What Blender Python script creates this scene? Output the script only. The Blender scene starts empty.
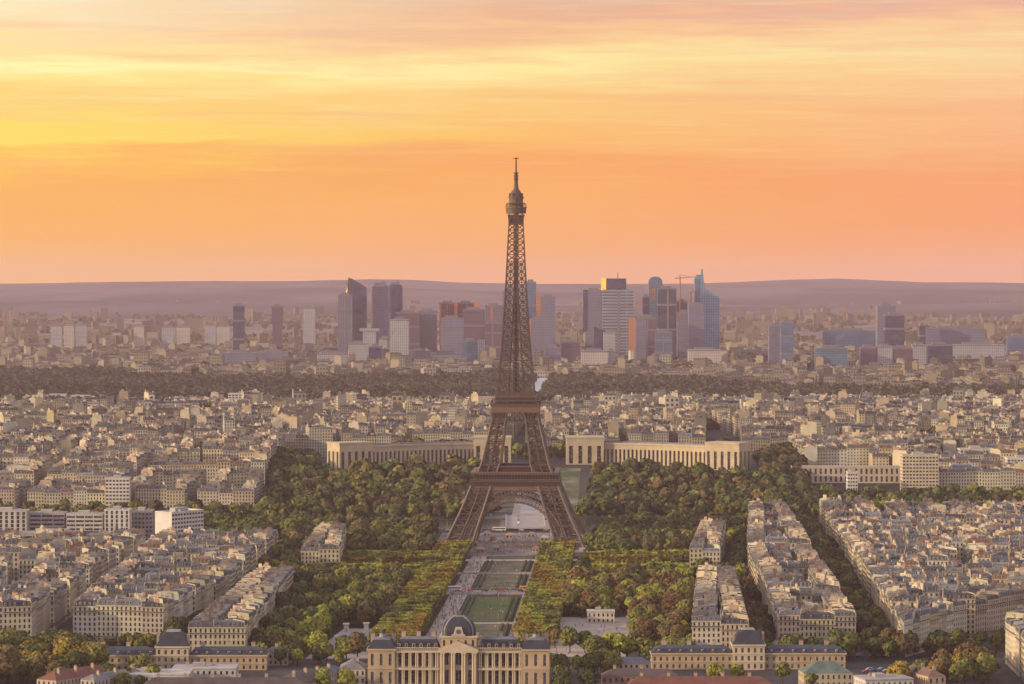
import bpy, math, random
import numpy as np
from math import radians as R, sin, cos, pi, sqrt

# ------------------------------------------------------------------ camera, sky, sun, exposure
CAMH, FOC, YH = 214.0, 3332.0, 283.0        # camera height (m), focal length and horizon row of the photograph
scene = bpy.context.scene
C = scene.collection
cam_d = bpy.data.cameras.new('camera'); cam = bpy.data.objects.new('camera', cam_d); C.objects.link(cam)
cam.location = (0, 0, CAMH)
cam.rotation_euler = (R(90) - math.atan(59.0 / FOC), 0, 0)
cam_d.sensor_width = 36; cam_d.lens = 36 * FOC / 1024
cam_d.clip_start = 1; cam_d.clip_end = 90000
scene.camera = cam
scene.view_settings.view_transform = 'Standard'
try: scene.view_settings.look = 'None'
except Exception: pass
scene.view_settings.exposure = 0.0
scene.view_settings.gamma = 1.0
scene.view_settings.use_curve_mapping = False

def lin(c):
    return tuple(((v / 255) / 12.92 if v / 255 <= .04045 else ((v / 255 + .055) / 1.055) ** 2.4) for v in c)

SUN_AZ, SUN_EL = R(-82), R(13)               # azimuth from the view axis, to the left
def build_world():
    w = bpy.data.worlds.new('World'); scene.world = w; w.use_nodes = True
    nt = w.node_tree; nt.nodes.clear(); N = nt.nodes.new; L = nt.links.new
    out = N('ShaderNodeOutputWorld')
    sky = N('ShaderNodeTexSky'); sky.sky_type = 'NISHITA'; sky.sun_disc = False
    sky.sun_elevation = SUN_EL; sky.sun_rotation = SUN_AZ
    sky.altitude = 200; sky.dust_density = 4.0
    bg1 = N('ShaderNodeBackground'); bg1.inputs[1].default_value = 0.05; L(sky.outputs[0], bg1.inputs[0])
    tc = N('ShaderNodeTexCoord'); sx = N('ShaderNodeSeparateXYZ'); L(tc.outputs['Generated'], sx.inputs[0])
    def M(op, a, b=None, c=None, clamp=False):
        n = N('ShaderNodeMath'); n.operation = op; n.use_clamp = clamp
        for k, v in enumerate((a, b, c)):
            if v is None: continue
            if isinstance(v, (int, float)): n.inputs[k].default_value = v
            else: L(v, n.inputs[k])
        return n.outputs[0]
    az = M('ARCTAN2', sx.outputs[0], sx.outputs[1]); el = M('ARCSINE', sx.outputs[2])
    def noise(sa, se, detail, off, rough=.5):
        cb = N('ShaderNodeCombineXYZ'); L(M('MULTIPLY', az, sa), cb.inputs[0]); L(M('MULTIPLY', el, se), cb.inputs[1]); cb.inputs[2].default_value = off
        n = N('ShaderNodeTexNoise'); n.inputs['Scale'].default_value = 1; n.inputs['Detail'].default_value = detail; n.inputs['Roughness'].default_value = rough
        L(cb.outputs[0], n.inputs[0]); return n.outputs[0]
    # cloud layer: the height of each band wanders with slow noise, fine streaks ride on it
    slow = noise(7, 22, 3, 3.1); mid = noise(12, 110, 5, 7.7, .6); fine = noise(22, 330, 6, 1.3, .62)
    e2 = M('ADD', el, M('ADD', M('MULTIPLY', M('SUBTRACT', slow, .5), .020), M('MULTIPLY', M('SUBTRACT', mid, .5), .024)))
    e2 = M('ADD', e2, M('MULTIPLY', M('SUBTRACT', fine, .5), .012))
    e2 = M('ADD', e2, M('MULTIPLY', az, -.012))
    t = M('MULTIPLY', e2, 1 / .1, clamp=True)                      # 0..1 over the lowest 5.7 degrees
    def ramp(stops):
        r = N('ShaderNodeValToRGB'); cr = r.color_ramp
        while len(cr.elements) > 1: cr.elements.remove(cr.elements[-1])
        first = True
        for y, c in stops:
            p = max(0, min(1, (YH - y) / FOC / .1))
            e = cr.elements[0] if first else cr.elements.new(p)
            if first: e.position = p; first = False
            e.color = (*lin(c), 1)
        L(t, r.inputs[0]); return r.outputs[0]
    left = ramp([(283, (255, 188, 104)), (235, (255, 181, 86)), (170, (253, 174, 74)), (152, (255, 190, 70)), (138, (255, 222, 74)), (112, (255, 218, 84)), (100, (254, 205, 104)), (72, (255, 228, 128)),
                 (58, (255, 246, 170)), (44, (252, 222, 142)), (28, (252, 216, 158)), (8, (250, 226, 176)), (-10, (250, 232, 200)), (-45, (236, 200, 176))])
    midc = ramp([(283, (255, 178, 116)), (200, (254, 174, 92)), (165, (251, 164, 84)), (130, (253, 188, 92)), (95, (251, 200, 116)), (75, (252, 214, 134)), (60, (253, 232, 152)), (46, (251, 212, 140)),
                 (30, (247, 188, 132)), (12, (232, 170, 132)), (-10, (226, 176, 150)), (-45, (214, 170, 158))])
    right = ramp([(283, (250, 172, 124)), (230, (252, 158, 100)), (170, (250, 156, 98)), (140, (250, 176, 120)), (112, (248, 176, 124)), (85, (250, 198, 136)), (62, (248, 212, 150)), (40, (246, 190, 136)),
                  (20, (232, 166, 138)), (0, (214, 166, 152)), (-45, (200, 164, 162))])
    def mix(f, a, b):
        m = N('ShaderNodeMix'); m.data_type = 'RGBA'
        L(f, m.inputs[0]) if not isinstance(f, (int, float)) else setattr(m.inputs[0], 'default_value', f)
        for s, v in ((6, a), (7, b)):
            if isinstance(v, tuple): m.inputs[s].default_value = (*v, 1)
            else: L(v, m.inputs[s])
        return m.outputs[2]
    f1 = M('MULTIPLY_ADD', az, 1 / .15, 1.0, clamp=True); f2 = M('MULTIPLY', az, 1 / .15, clamp=True)
    low = mix(f2, mix(f1, left, midc), right)
    stk = noise(16, 520, 7, 9.9, .66)
    band = M('MULTIPLY', M('SUBTRACT', stk, .52, clamp=True), 2.6, clamp=True)
    fade = M('MULTIPLY', M('SUBTRACT', el, .022), 40, clamp=True)
    low = mix(M('MULTIPLY', band, M('MULTIPLY', fade, .55)), low, lin((255, 236, 176)))
    stk2 = noise(9, 260, 6, 21.9, .66)
    band2 = M('MULTIPLY', M('SUBTRACT', stk2, .53, clamp=True), 3, clamp=True)
    low = mix(M('MULTIPLY', band2, M('MULTIPLY', fade, .6)), low, lin((236, 150, 118)))
    puff = noise(34, 620, 8, 33.3, .72); low = mix(M('MULTIPLY', M('MULTIPLY', M('SUBTRACT', puff, .5, clamp=True), 2.2, clamp=True), M('MULTIPLY', fade, .45)), low, lin((255, 214, 150)))
    # higher sky: pale rose going to lavender overhead; the sky behind the viewer is softer
    up = M('MULTIPLY', M('SUBTRACT', el, .1), 1.6, clamp=True)
    back = M('MULTIPLY_ADD', M('COSINE', az), -.5, .5, clamp=True)
    low = mix(M('MULTIPLY', M('POWER', back, .7), .85), low, (1.3, 1.04, .80))
    high = mix(M('POWER', up, .6), (.80, .66, .62), (.62, .60, .74))
    mm = M('MULTIPLY', M('SUBTRACT', el, .09), 9, clamp=True)
    col = mix(mm, low, high)
    # the glow round the low sun, far to the left of the frame
    sunv = (sin(SUN_AZ) * cos(SUN_EL), cos(SUN_AZ) * cos(SUN_EL), sin(SUN_EL))
    dot = N('ShaderNodeVectorMath'); dot.operation = 'DOT_PRODUCT'; L(tc.outputs['Generated'], dot.inputs[0]); dot.inputs[1].default_value = sunv
    glow = M('POWER', M('MAXIMUM', dot.outputs['Value'], 0.0), 14)
    gl = mix(M('MULTIPLY', glow, 1.0, clamp=True), (0, 0, 0), (2.6, 1.5, .42))
    bg2 = N('ShaderNodeBackground'); L(col, bg2.inputs[0]); bg2.inputs[1].default_value = SKY_GAIN
    bg3 = N('ShaderNodeBackground'); L(gl, bg3.inputs[0]); bg3.inputs[1].default_value = 1.0
    a1 = N('ShaderNodeAddShader'); a2 = N('ShaderNodeAddShader')
    L(bg1.outputs[0], a1.inputs[0]); L(bg2.outputs[0], a1.inputs[1]); L(a1.outputs[0], a2.inputs[0]); L(bg3.outputs[0], a2.inputs[1])
    L(a2.outputs[0], out.inputs[0])
SKY_GAIN = 0.93
build_world()
sun_d = bpy.data.lights.new('sun', 'SUN'); sun_d.energy = 3.6; sun_d.angle = R(1.5); sun_d.color = (1, .78, .5)
sun = bpy.data.objects.new('sun', sun_d); C.objects.link(sun)
# light travels from the low left
from mathutils import Vector
sdir = Vector((sin(SUN_AZ - R(30)) * cos(SUN_EL), cos(SUN_AZ - R(30)) * cos(SUN_EL), sin(SUN_EL)))
sun.rotation_euler = sdir.to_track_quat('Z', 'Y').to_euler()
scene.cycles.use_denoising = True
scene.cycles.max_bounces = 4; scene.cycles.diffuse_bounces = 1; scene.cycles.glossy_bounces = 2
scene.cycles.transmission_bounces = 2; scene.cycles.transparent_max_bounces = 4; scene.cycles.volume_bounces = 0
scene.cycles.sample_clamp_indirect = 4

# ------------------------------------------------------------------ terrain height, points
def sm(a, b, x):
    t = np.clip((x - a) / (b - a), 0, 1); return t * t * (3 - 2 * t)
def hgt(x, d):
    x = np.asarray(x, float); d = np.asarray(d, float)
    z = 30 * sm(3060, 3340, d) - 14 * sm(4600, 5700, d) + 4 * sm(7400, 8200, d)
    z = z + 46 * sm(10500, 15500, d) + 34 * sm(15500, 16800, d) * (.8 + .25 * np.sin(x / 900. + 1))
    return z
def hg(x, d): return float(hgt(x, d))
def at(px, py, h=0.0):
    d = FOC * (CAMH - h) / (py - YH); return ((px - 512) / FOC * d, d)
def axis(d): return 3.3 + .0352 * (d - 2711)       # the garden's centre line
def ztop(py, d): return CAMH + (YH - py) * d / FOC
def pxX(px, d): return (px - 512) / FOC * d

# ------------------------------------------------------------------ materials
MATS = {}
def nodes(m):
    m.use_nodes = True; nt = m.node_tree; return nt, nt.nodes['Principled BSDF'], nt.nodes.new, nt.links.new
def tinted(name, rough=.8, scale=.25, amt=.3, spec=.3, metal=0.0, bump=0):
    """base colour = the mesh's own tint times the object's colour, broken up by wear noise in object space"""
    m = bpy.data.materials.new(name); nt, b, N, L = nodes(m)
    at_ = N('ShaderNodeAttribute'); at_.attribute_name = 'tint'
    oi = N('ShaderNodeObjectInfo')
    mx = N('ShaderNodeMix'); mx.data_type = 'RGBA'; mx.blend_type = 'MULTIPLY'; mx.inputs[0].default_value = 1
    L(at_.outputs['Color'], mx.inputs[6]); L(oi.outputs['Color'], mx.inputs[7])
    tc = N('ShaderNodeNewGeometry'); ns = N('ShaderNodeTexNoise'); ns.inputs['Scale'].default_value = scale; ns.inputs['Detail'].default_value = 4
    L(tc.outputs['Position'], ns.inputs[0])
    mr = N('ShaderNodeMapRange'); mr.inputs[1].default_value = .3; mr.inputs[2].default_value = .7; mr.inputs[3].default_value = 1 - amt; mr.inputs[4].default_value = 1 + amt * .6
    L(ns.outputs[0], mr.inputs[0])
    m2 = N('ShaderNodeMix'); m2.data_type = 'RGBA'; m2.blend_type = 'MULTIPLY'; m2.inputs[0].default_value = 1
    L(mx.outputs[2], m2.inputs[6]); L(mr.outputs[0], m2.inputs[7]); L(m2.outputs[2], b.inputs['Base Color'])
    b.inputs['Roughness'].default_value = rough; b.inputs['Specular IOR Level'].default_value = spec; b.inputs['Metallic'].default_value = metal
    MATS[name] = m; return m
WALL = tinted('stone', .85, .12, .16); ROOF = tinted('roofing', .75, .2, .3, .22); LEAF = tinted('leaf', .75, .08, .3, .15)
METAL = tinted('painted_iron', .6, .3, .12, .3); BARK = tinted('bark', .9, .5, .3, .1); PAINT = tinted('paint', .4, .1, .05, .5)
def plain(name, col, rough=.5, metal=0, spec=.5):
    m = bpy.data.materials.new(name); nt, b, N, L = nodes(m)
    ns = N('ShaderNodeTexNoise'); ns.inputs['Scale'].default_value = .4; g = N('ShaderNodeNewGeometry'); L(g.outputs['Position'], ns.inputs[0])
    mx = N('ShaderNodeMix'); mx.data_type = 'RGBA'; mx.inputs[6].default_value = (*[c * .8 for c in col], 1); mx.inputs[7].default_value = (*[min(1, c * 1.2) for c in col], 1)
    L(ns.outputs[0], mx.inputs[0]); L(mx.outputs[2], b.inputs['Base Color'])
    b.inputs['Roughness'].default_value = rough; b.inputs['Metallic'].default_value = metal; b.inputs['Specular IOR Level'].default_value = spec
    MATS[name] = m; return m
GLASS = plain('window_glass', (.03, .028, .034), .2)
def curtains(m):      # here and there a pale blind or curtain behind the pane
    nt = m.node_tree; b = nt.nodes['Principled BSDF']; N = nt.nodes.new; L = nt.links.new
    g = N('ShaderNodeNewGeometry'); n = N('ShaderNodeTexNoise'); n.inputs['Scale'].default_value = .9; n.inputs['Detail'].default_value = 0; L(g.outputs['Position'], n.inputs[0])
    r = N('ShaderNodeMapRange'); r.inputs[1].default_value = .58; r.inputs[2].default_value = .66; L(n.outputs[0], r.inputs[0])
    old = b.inputs['Base Color'].links[0].from_socket; x = N('ShaderNodeMix'); x.data_type = 'RGBA'; L(r.outputs[0], x.inputs[0]); L(old, x.inputs[6]); x.inputs[7].default_value = (.22, .19, .15, 1); L(x.outputs[2], b.inputs['Base Color'])
curtains(GLASS)
def ground_mat(name, c1, c2, scale, c3=None, s3=.02, rough=.95, lo=.35, hi=.65):
    m = bpy.data.materials.new(name); nt, b, N, L = nodes(m)
    g = N('ShaderNodeNewGeometry')
    n1 = N('ShaderNodeTexNoise'); n1.inputs['Scale'].default_value = scale; n1.inputs['Detail'].default_value = 6; L(g.outputs['Position'], n1.inputs[0])
    r = N('ShaderNodeMapRange'); r.inputs[1].default_value = lo; r.inputs[2].default_value = hi; L(n1.outputs[0], r.inputs[0])
    mx = N('ShaderNodeMix'); mx.data_type = 'RGBA'; mx.inputs[6].default_value = (*c1, 1); mx.inputs[7].default_value = (*c2, 1); L(r.outputs[0], mx.inputs[0])
    o = mx.outputs[2]
    if c3:
        n2 = N('ShaderNodeTexNoise'); n2.inputs['Scale'].default_value = s3; n2.inputs['Detail'].default_value = 5; L(g.outputs['Position'], n2.inputs[0])
        r2 = N('ShaderNodeMapRange'); r2.inputs[1].default_value = .45; r2.inputs[2].default_value = .6; L(n2.outputs[0], r2.inputs[0])
        m3 = N('ShaderNodeMix'); m3.data_type = 'RGBA'; L(r2.outputs[0], m3.inputs[0]); L(o, m3.inputs[6]); m3.inputs[7].default_value = (*c3, 1); o = m3.outputs[2]
    L(o, b.inputs['Base Color']); b.inputs['Roughness'].default_value = rough; b.inputs['Specular IOR Level'].default_value = .2
    MATS[name] = m; return m
def facade_mat(name, wall, glass, fh=3.6, bw=3.0, fv=.5, fu=.7, rough=.3, gm=0.0, swap=0.0):
    """storeys and bays of a modern facade: glass where both the storey and the bay pattern are open, in object space"""
    m = bpy.data.materials.new(name); nt, b, N, L = nodes(m)
    tc = N('ShaderNodeTexCoord'); sx = N('ShaderNodeSeparateXYZ'); L(tc.outputs['Object'], sx.inputs[0])
    def M(op, a, bb=None):
        n = N('ShaderNodeMath'); n.operation = op
        for k, v in enumerate((a, bb)):
            if v is None: continue
            if isinstance(v, (int, float)): n.inputs[k].default_value = v
            else: L(v, n.inputs[k])
        return n.outputs[0]
    zf = M('FRACT', M('DIVIDE', sx.outputs[2], fh)); uf = M('FRACT', M('DIVIDE', M('ADD', sx.outputs[0], sx.outputs[1]), bw))
    op = M('MULTIPLY', M('LESS_THAN', zf, fv), M('LESS_THAN', uf, fu))
    ns = N('ShaderNodeTexNoise'); ns.inputs['Scale'].default_value = .05; ns.inputs['Detail'].default_value = 3; L(tc.outputs['Object'], ns.inputs[0])
    g2 = N('ShaderNodeMix'); g2.data_type = 'RGBA'; L(ns.outputs[0], g2.inputs[0]); g2.inputs[6].default_value = (*[c * .55 for c in glass], 1); g2.inputs[7].default_value = (*[c * 1.45 for c in glass], 1)
    mx = N('ShaderNodeMix'); mx.data_type = 'RGBA'; L(op, mx.inputs[0]); mx.inputs[6].default_value = (*wall, 1); L(g2.outputs[2], mx.inputs[7])
    L(mx.outputs[2], b.inputs['Base Color'])
    L(M('ADD', M('MULTIPLY', op, rough - .7), .7), b.inputs['Roughness'])
    if gm: L(M('MULTIPLY', op, gm), b.inputs['Metallic'])
    n2 = N('ShaderNodeTexNoise'); n2.inputs['Scale'].default_value = .035; n2.inputs['Detail'].default_value = 2; L(tc.outputs['Object'], n2.inputs[0])
    bp = N('ShaderNodeBump'); bp.inputs['Strength'].default_value = .5; bp.inputs['Distance'].default_value = 6; L(n2.outputs[0], bp.inputs['Height']); L(bp.outputs[0], b.inputs['Normal'])
    MATS[name] = m; return m

# ------------------------------------------------------------------ mesh helpers
class MB:
    """collects quads/polygons for ONE mesh object"""
    def __init__(s): s.v = []; s.f = []; s.m = []; s.t = []
    def poly(s, pts, m=0, t=(1, 1, 1)):
        k = len(s.v); s.v.extend(pts); s.f.append(tuple(range(k, k + len(pts)))); s.m.append(m); s.t.append(t)
    def box(s, x0, x1, y0, y1, z0, z1, m=0, t=(1, 1, 1), bottom=True):
        k = len(s.v)
        s.v.extend([(x0, y0, z0), (x1, y0, z0), (x1, y1, z0), (x0, y1, z0), (x0, y0, z1), (x1, y0, z1), (x1, y1, z1), (x0, y1, z1)])
        F = [(0, 1, 5, 4), (1, 2, 6, 5), (2, 3, 7, 6), (3, 0, 4, 7), (4, 5, 6, 7)] + ([(3, 2, 1, 0)] if bottom else [])
        for f in F: s.f.append(tuple(k + i for i in f)); s.m.append(m); s.t.append(t)
    def frustum(s, b, z0, tp, z1, m=0, t=(1, 1, 1), caps=True):
        """b, tp: equal-length rings of (x, y), counter-clockwise"""
        n = len(b); k = len(s.v)
        s.v.extend([(x, y, z0) for x, y in b]); s.v.extend([(x, y, z1) for x, y in tp])
        for i in range(n):
            j = (i + 1) % n; s.f.append((k + i, k + j, k + n + j, k + n + i)); s.m.append(m); s.t.append(t)
        if caps:
            s.f.append(tuple(k + n + i for i in range(n))); s.m.append(m); s.t.append(t)
            s.f.append(tuple(k + i for i in reversed(range(n)))); s.m.append(m); s.t.append(t)
    def beam(s, a, b, w, m=0, t=(1, 1, 1), h=None):
        a = Vector(a); b = Vector(b); d = b - a
        if d.length < 1e-6: return
        d.normalize(); up = Vector((0, 0, 1)) if abs(d.z) < .95 else Vector((0, 1, 0))
        u = d.cross(up).normalized() * (w / 2); v = d.cross(u).normalized() * ((h or w) / 2)
        k = len(s.v)
        for p in (a, b):
            for q in (u + v, u - v, -u - v, -u + v): s.v.append(tuple(p + q))
        for f in ((0, 1, 5, 4), (1, 2, 6, 5), (2, 3, 7, 6), (3, 0, 4, 7), (3, 2, 1, 0), (4, 5, 6, 7)):
            s.f.append(tuple(k + i for i in f)); s.m.append(m); s.t.append(t)
    def build(s, name, mats, parent=None, loc=None):
        me = bpy.data.meshes.new(name); me.from_pydata(s.v, [], s.f)
        if not isinstance(mats, (list, tuple)): mats = [mats]
        for m in mats: me.materials.append(m)
        if len(mats) > 1: me.polygons.foreach_set('material_index', s.m)
        a = me.attributes.new('tint', 'FLOAT_COLOR', 'FACE')
        col = np.ones((len(s.f), 4), np.float32); col[:, :3] = np.array(s.t, np.float32).reshape(-1, 3)
        a.data.foreach_set('color', col.ravel()); me.update()
        o = bpy.data.objects.new(name, me); C.objects.link(o)
        if parent is not None: o.parent = parent
        if loc is not None: o.location = loc
        return o
def np_mesh(name, V, tints, mat, parent=None):
    """V: (n, 4, 3) separate quads"""
    n = len(V); me = bpy.data.meshes.new(name)
    me.vertices.add(n * 4); me.vertices.foreach_set('co', np.ascontiguousarray(V, np.float32).ravel())
    me.loops.add(n * 4); me.loops.foreach_set('vertex_index', np.arange(n * 4, dtype=np.int32))
    me.polygons.add(n); me.polygons.foreach_set('loop_start', np.arange(0, n * 4, 4, dtype=np.int32))
    me.update(calc_edges=True)
    a = me.attributes.new('tint', 'FLOAT_COLOR', 'FACE'); col = np.ones((n, 4), np.float32); col[:, :3] = tints
    a.data.foreach_set('color', col.ravel()); me.materials.append(mat)
    o = bpy.data.objects.new(name, me); C.objects.link(o)
    if parent is not None: o.parent = parent
    return o
def tag(o, label=None, cat=None, group=None, kind=None):
    if label: o['label'] = label
    if cat: o['category'] = cat
    if group: o['group'] = group
    if kind: o['kind'] = kind
    return o
def thing(name, label, cat, loc=(0, 0, 0), rz=0, group=None):
    o = bpy.data.objects.new(name, None); C.objects.link(o); o.location = loc; o.rotation_euler = (0, 0, rz)
    o.empty_display_size = 2
    return tag(o, label, cat, group)
def sheet(name, pts, mat, dz, kind='structure', step=None):
    """a flat or terrain-following sheet from a ring of ground points"""
    mb = MB(); mb.poly([(x, d, hg(x, d) + dz) for x, d in pts]); return tag(mb.build(name, mat), kind=kind)
ORD = 'zeroth first second third fourth fifth sixth seventh eighth ninth tenth eleventh twelfth thirteenth fourteenth fifteenth sixteenth seventeenth eighteenth nineteenth twentieth'.split()
def ordw(n):
    if n <= 20: return ORD[n]
    tens = {2: 'twenty', 3: 'thirty', 4: 'forty', 5: 'fifty', 6: 'sixty', 7: 'seventy', 8: 'eighty', 9: 'ninety'}
    th = {2: 'twentieth', 3: 'thirtieth', 4: 'fortieth', 5: 'fiftieth', 6: 'sixtieth', 7: 'seventieth', 8: 'eightieth', 9: 'ninetieth'}
    if n >= 100: return 'hundred-and-' + ordw(n - 100) if n > 100 else 'hundredth'
    a, b = divmod(n, 10); return th[a] if b == 0 else tens[a] + '-' + ORD[b]
def inside(p, poly):
    x, y = p; c = False; n = len(poly)
    for i in range(n):
        x1, y1 = poly[i]; x2, y2 = poly[i - 1]
        if (y1 > y) != (y2 > y) and x < (x2 - x1) * (y - y1) / (y2 - y1) + x1: c = not c
    return c
def ringrect(w, dp, cx=0, cy=0): return [(cx - w / 2, cy - dp / 2), (cx + w / 2, cy - dp / 2), (cx + w / 2, cy + dp / 2), (cx - w / 2, cy + dp / 2)]
def ngon(r, n=12, cx=0, cy=0, ph=0): return [(cx + r * cos(ph + 2 * pi * i / n), cy + r * sin(ph + 2 * pi * i / n)) for i in range(n)]

def facade(mb, p0, p1, z0, z1, bays, floors, tint, detail=2, ww=.45, wh=.6, gt=(1, 1, 1), rec=.35, gm=1, sill=.2, rects=None):
    """one wall face from p0 to p1 (outside on the right-hand side walking p0 -> p1). detail 2: recessed windows; 1: proud panes; 0: blank"""
    ux, uy = p1[0] - p0[0], p1[1] - p0[1]; Ln = sqrt(ux * ux + uy * uy)
    if Ln < .01: return
    nx, ny = uy / Ln, -ux / Ln
    def P(s, z, off=0): return (p0[0] + ux * s + nx * off, p0[1] + uy * s + ny * off, z)
    if detail < 2 or bays < 1:
        mb.poly([P(0, z0), P(1, z0), P(1, z1), P(0, z1)], 0, tint)
    if detail == 0 or bays < 1: return
    fh = (z1 - z0) / floors
    if detail == 1:
        for j in range(floors):
            a = z0 + fh * (j + sill); b = a + fh * wh
            for i in range(bays):
                s0 = (i + .5 - ww / 2) / bays; s1 = (i + .5 + ww / 2) / bays
                mb.poly([P(s0, a, .06), P(s1, a, .06), P(s1, b, .06), P(s0, b, .06)], gm, gt)
        return
    zp = z0
    for j in range(floors):
        a = z0 + fh * (j + sill); b = a + fh * wh
        mb.poly([P(0, zp), P(1, zp), P(1, a), P(0, a)], 0, tint); zp = b
        sp = 0
        for i in range(bays):
            s0 = (i + .5 - ww / 2) / bays; s1 = (i + .5 + ww / 2) / bays
            mb.poly([P(sp, a), P(s0, a), P(s0, b), P(sp, b)], 0, tint); sp = s1
            if rects is None: mb.poly([P(s0, a, -rec), P(s1, a, -rec), P(s1, b, -rec), P(s0, b, -rec)], gm, gt)
            else:
                mb.poly([P(s0, a, -rec - .1), P(s1, a, -rec - .1), P(s1, b, -rec - .1), P(s0, b, -rec - .1)], 0, tint)
                rects.append((P(s0, a, -rec), P(s1, a, -rec), a, b, (nx, ny)))
            mb.poly([P(s0, a), P(s0, a, -rec), P(s0, b, -rec), P(s0, b)], 0, tint)
            mb.poly([P(s1, a, -rec), P(s1, a), P(s1, b), P(s1, b, -rec)], 0, tint)
            mb.poly([P(s0, a), P(s1, a), P(s1, a, -rec), P(s0, a, -rec)], 0, tint)
            mb.poly([P(s0, b, -rec), P(s1, b, -rec), P(s1, b), P(s0, b)], 0, tint)
        mb.poly([P(sp, a), P(1, a), P(1, b), P(sp, b)], 0, tint)
    mb.poly([P(0, zp), P(1, zp), P(1, z1), P(0, z1)], 0, tint)
def window_parts(rects, root, name='window', col=(.05, .05, .06), arch=False):
    """each window its own mesh: pane with a frame round it"""
    for A, B, a, b, n in rects:
        mb = MB(); A = Vector((A[0], A[1], 0)); B = Vector((B[0], B[1], 0)); u = (B - A); L_ = u.length; u.normalize(); nn = Vector((n[0], n[1], 0))
        def P(s, z, o): q = A + u * s + nn * o; return (q.x, q.y, z)
        mb.poly([P(0, a, .0), P(L_, a, .0), P(L_, b, .0), P(0, b, .0)], 1)
        f = min(.18, L_ * .1)
        for s0, s1, c, d in ((0, f, a, b), (L_ - f, L_, a, b), (L_ / 2 - f / 2, L_ / 2 + f / 2, a, b), (f, L_ - f, a, a + f), (f, L_ - f, b - f, b)):
            mb.poly([P(s0, c, .06), P(s1, c, .06), P(s1, d, .06), P(s0, d, .06)], 0, (.42, .38, .32))
        mb.build(name, [PAINT, GLASS], root)

# ------------------------------------------------------------------ the ground
CITYG = ground_mat('street_ground', (.045, .042, .04), (.085, .076, .068), .02, (.035, .036, .028), .006)
EARTH = ground_mat('park_earth', (.04, .034, .02), (.08, .062, .036), .06, (.035, .042, .018), .02)
LAWN = ground_mat('lawn_grass', (.045, .10, .02), (.09, .15, .035), .12, (.13, .11, .06), .035)
WORN = ground_mat('worn_lawn', (.07, .11, .03), (.17, .14, .08), .2, (.2, .16, .11), .05)
SAND = ground_mat('gravel', (.36, .29, .23), (.47, .40, .32), .08)
PAVE = ground_mat('paving', (.22, .19, .17), (.36, .31, .28), .06, (.15, .13, .12), .03)
PAVE_SLOPE = ground_mat('garden_slope', (.10, .11, .055), (.30, .26, .21), .05, (.07, .09, .03), .03)
ASPH = ground_mat('asphalt', (.04, .04, .042), (.07, .068, .065), .1)
WOODG = ground_mat('wood_floor', (.03, .035, .018), (.055, .055, .03), .01)
HILLM = ground_mat('hill_woods', (.05, .052, .06), (.13, .115, .125), .0022, (.03, .035, .045), .0011)
WATER = plain('river_water', (.07, .08, .07), .12)
def build_ground():
    ds = [1100] + list(np.arange(1300, 3050, 250)) + list(np.arange(3060, 3400, 40)) + list(np.arange(3500, 9000, 300)) + list(np.arange(9200, 30001, 800))
    mb = MB()
    for k, d in enumerate(ds):
        hw = 500 + d * .26
        for i in range(25): x = hw * (i / 12 - 1); mb.v.append((x, float(d), hg(x, d)))
    for k in range(len(ds) - 1):
        for i in range(24): a = k * 25 + i; mb.f.append((a, a + 1, a + 26, a + 25)); mb.m.append(1 if ds[k] > 9000 else 0); mb.t.append((1, 1, 1))
    far = ground_mat('far_ground', (.06, .065, .05), (.15, .13, .11), .004, (.2, .18, .16), .012)
    o = mb.build('ground', [CITYG, far]); tag(o, kind='structure')
    # ground behind the viewer, so that nothing ends below the camera
    mb = MB(); mb.poly([(-786, -2500, 0), (786, -2500, 0), (786, 1100, 0), (-786, 1100, 0)]); tag(mb.build('ground', CITYG), kind='structure')
build_ground()
def ridge(name, d, prof, mat, thick=2500, base=0):
    """a long hill: profile height over x, rising over 'thick' metres from the front"""
    xs = np.linspace(-1.25, 1.25, 101) * d * .155; mb = MB(); rows = 9
    for j in range(rows):
        t = j / (rows - 1); s = sin(pi / 2 * min(1, t * 1.35)) if t < .75 else cos((t - .75) * pi * .9)
        for x in xs:
            px = 512 + FOC * x / d
            z = base + (prof(px) - base) * max(0, s) * (1 + .02 * sin(x / 300. + 5 * t))
            mb.v.append((x, d - thick * .75 + thick * t, z - (25 if j in (0, rows - 1) else 0)))
    for j in range(rows - 1):
        for i in range(100): a = j * 101 + i; mb.f.append((a, a + 1, a + 102, a + 101)); mb.m.append(0); mb.t.append((1, 1, 1))
    o = mb.build(name, mat); tag(o, kind='structure')
    for p in o.data.polygons: p.use_smooth = True
def interp(pts): xs = [p[0] for p in pts]; ys = [p[1] for p in pts]; return lambda x: float(np.interp(x, xs, ys))
n1 = lambda x: .5 * sin(x * .05) + .35 * sin(x * .13 + 1) + .25 * sin(x * .31 + 2)
pf = interp([(-200, 284), (0, 283.2), (120, 282.4), (200, 281.2), (300, 280.4), (385, 279.6), (420, 280.6), (460, 283), (620, 283.8), (700, 284), (745, 282), (780, 279.6), (835, 278), (880, 280), (930, 282.6), (1024, 283.2), (1250, 284)])
ridge('hills', 22500, lambda px: ztop(pf(px) + .25 * n1(px), 22500), HILLM, 3500, 60)
pf2 = interp([(-200, 300), (0, 299), (60, 294), (140, 288.5), (230, 286), (330, 287), (420, 289), (520, 292), (640, 290), (760, 288), (860, 286), (960, 289), (1024, 291), (1250, 293)])
ridge('hills', 19000, lambda px: ztop(pf2(px) + .4 * n1(px * 1.3 + 40), 19000), HILLM, 2600, 60)
pf3 = interp([(-200, 302), (0, 301), (256, 301.5), (400, 304), (512, 305), (700, 306), (900, 304), (1024, 302), (1250, 302)])
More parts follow.
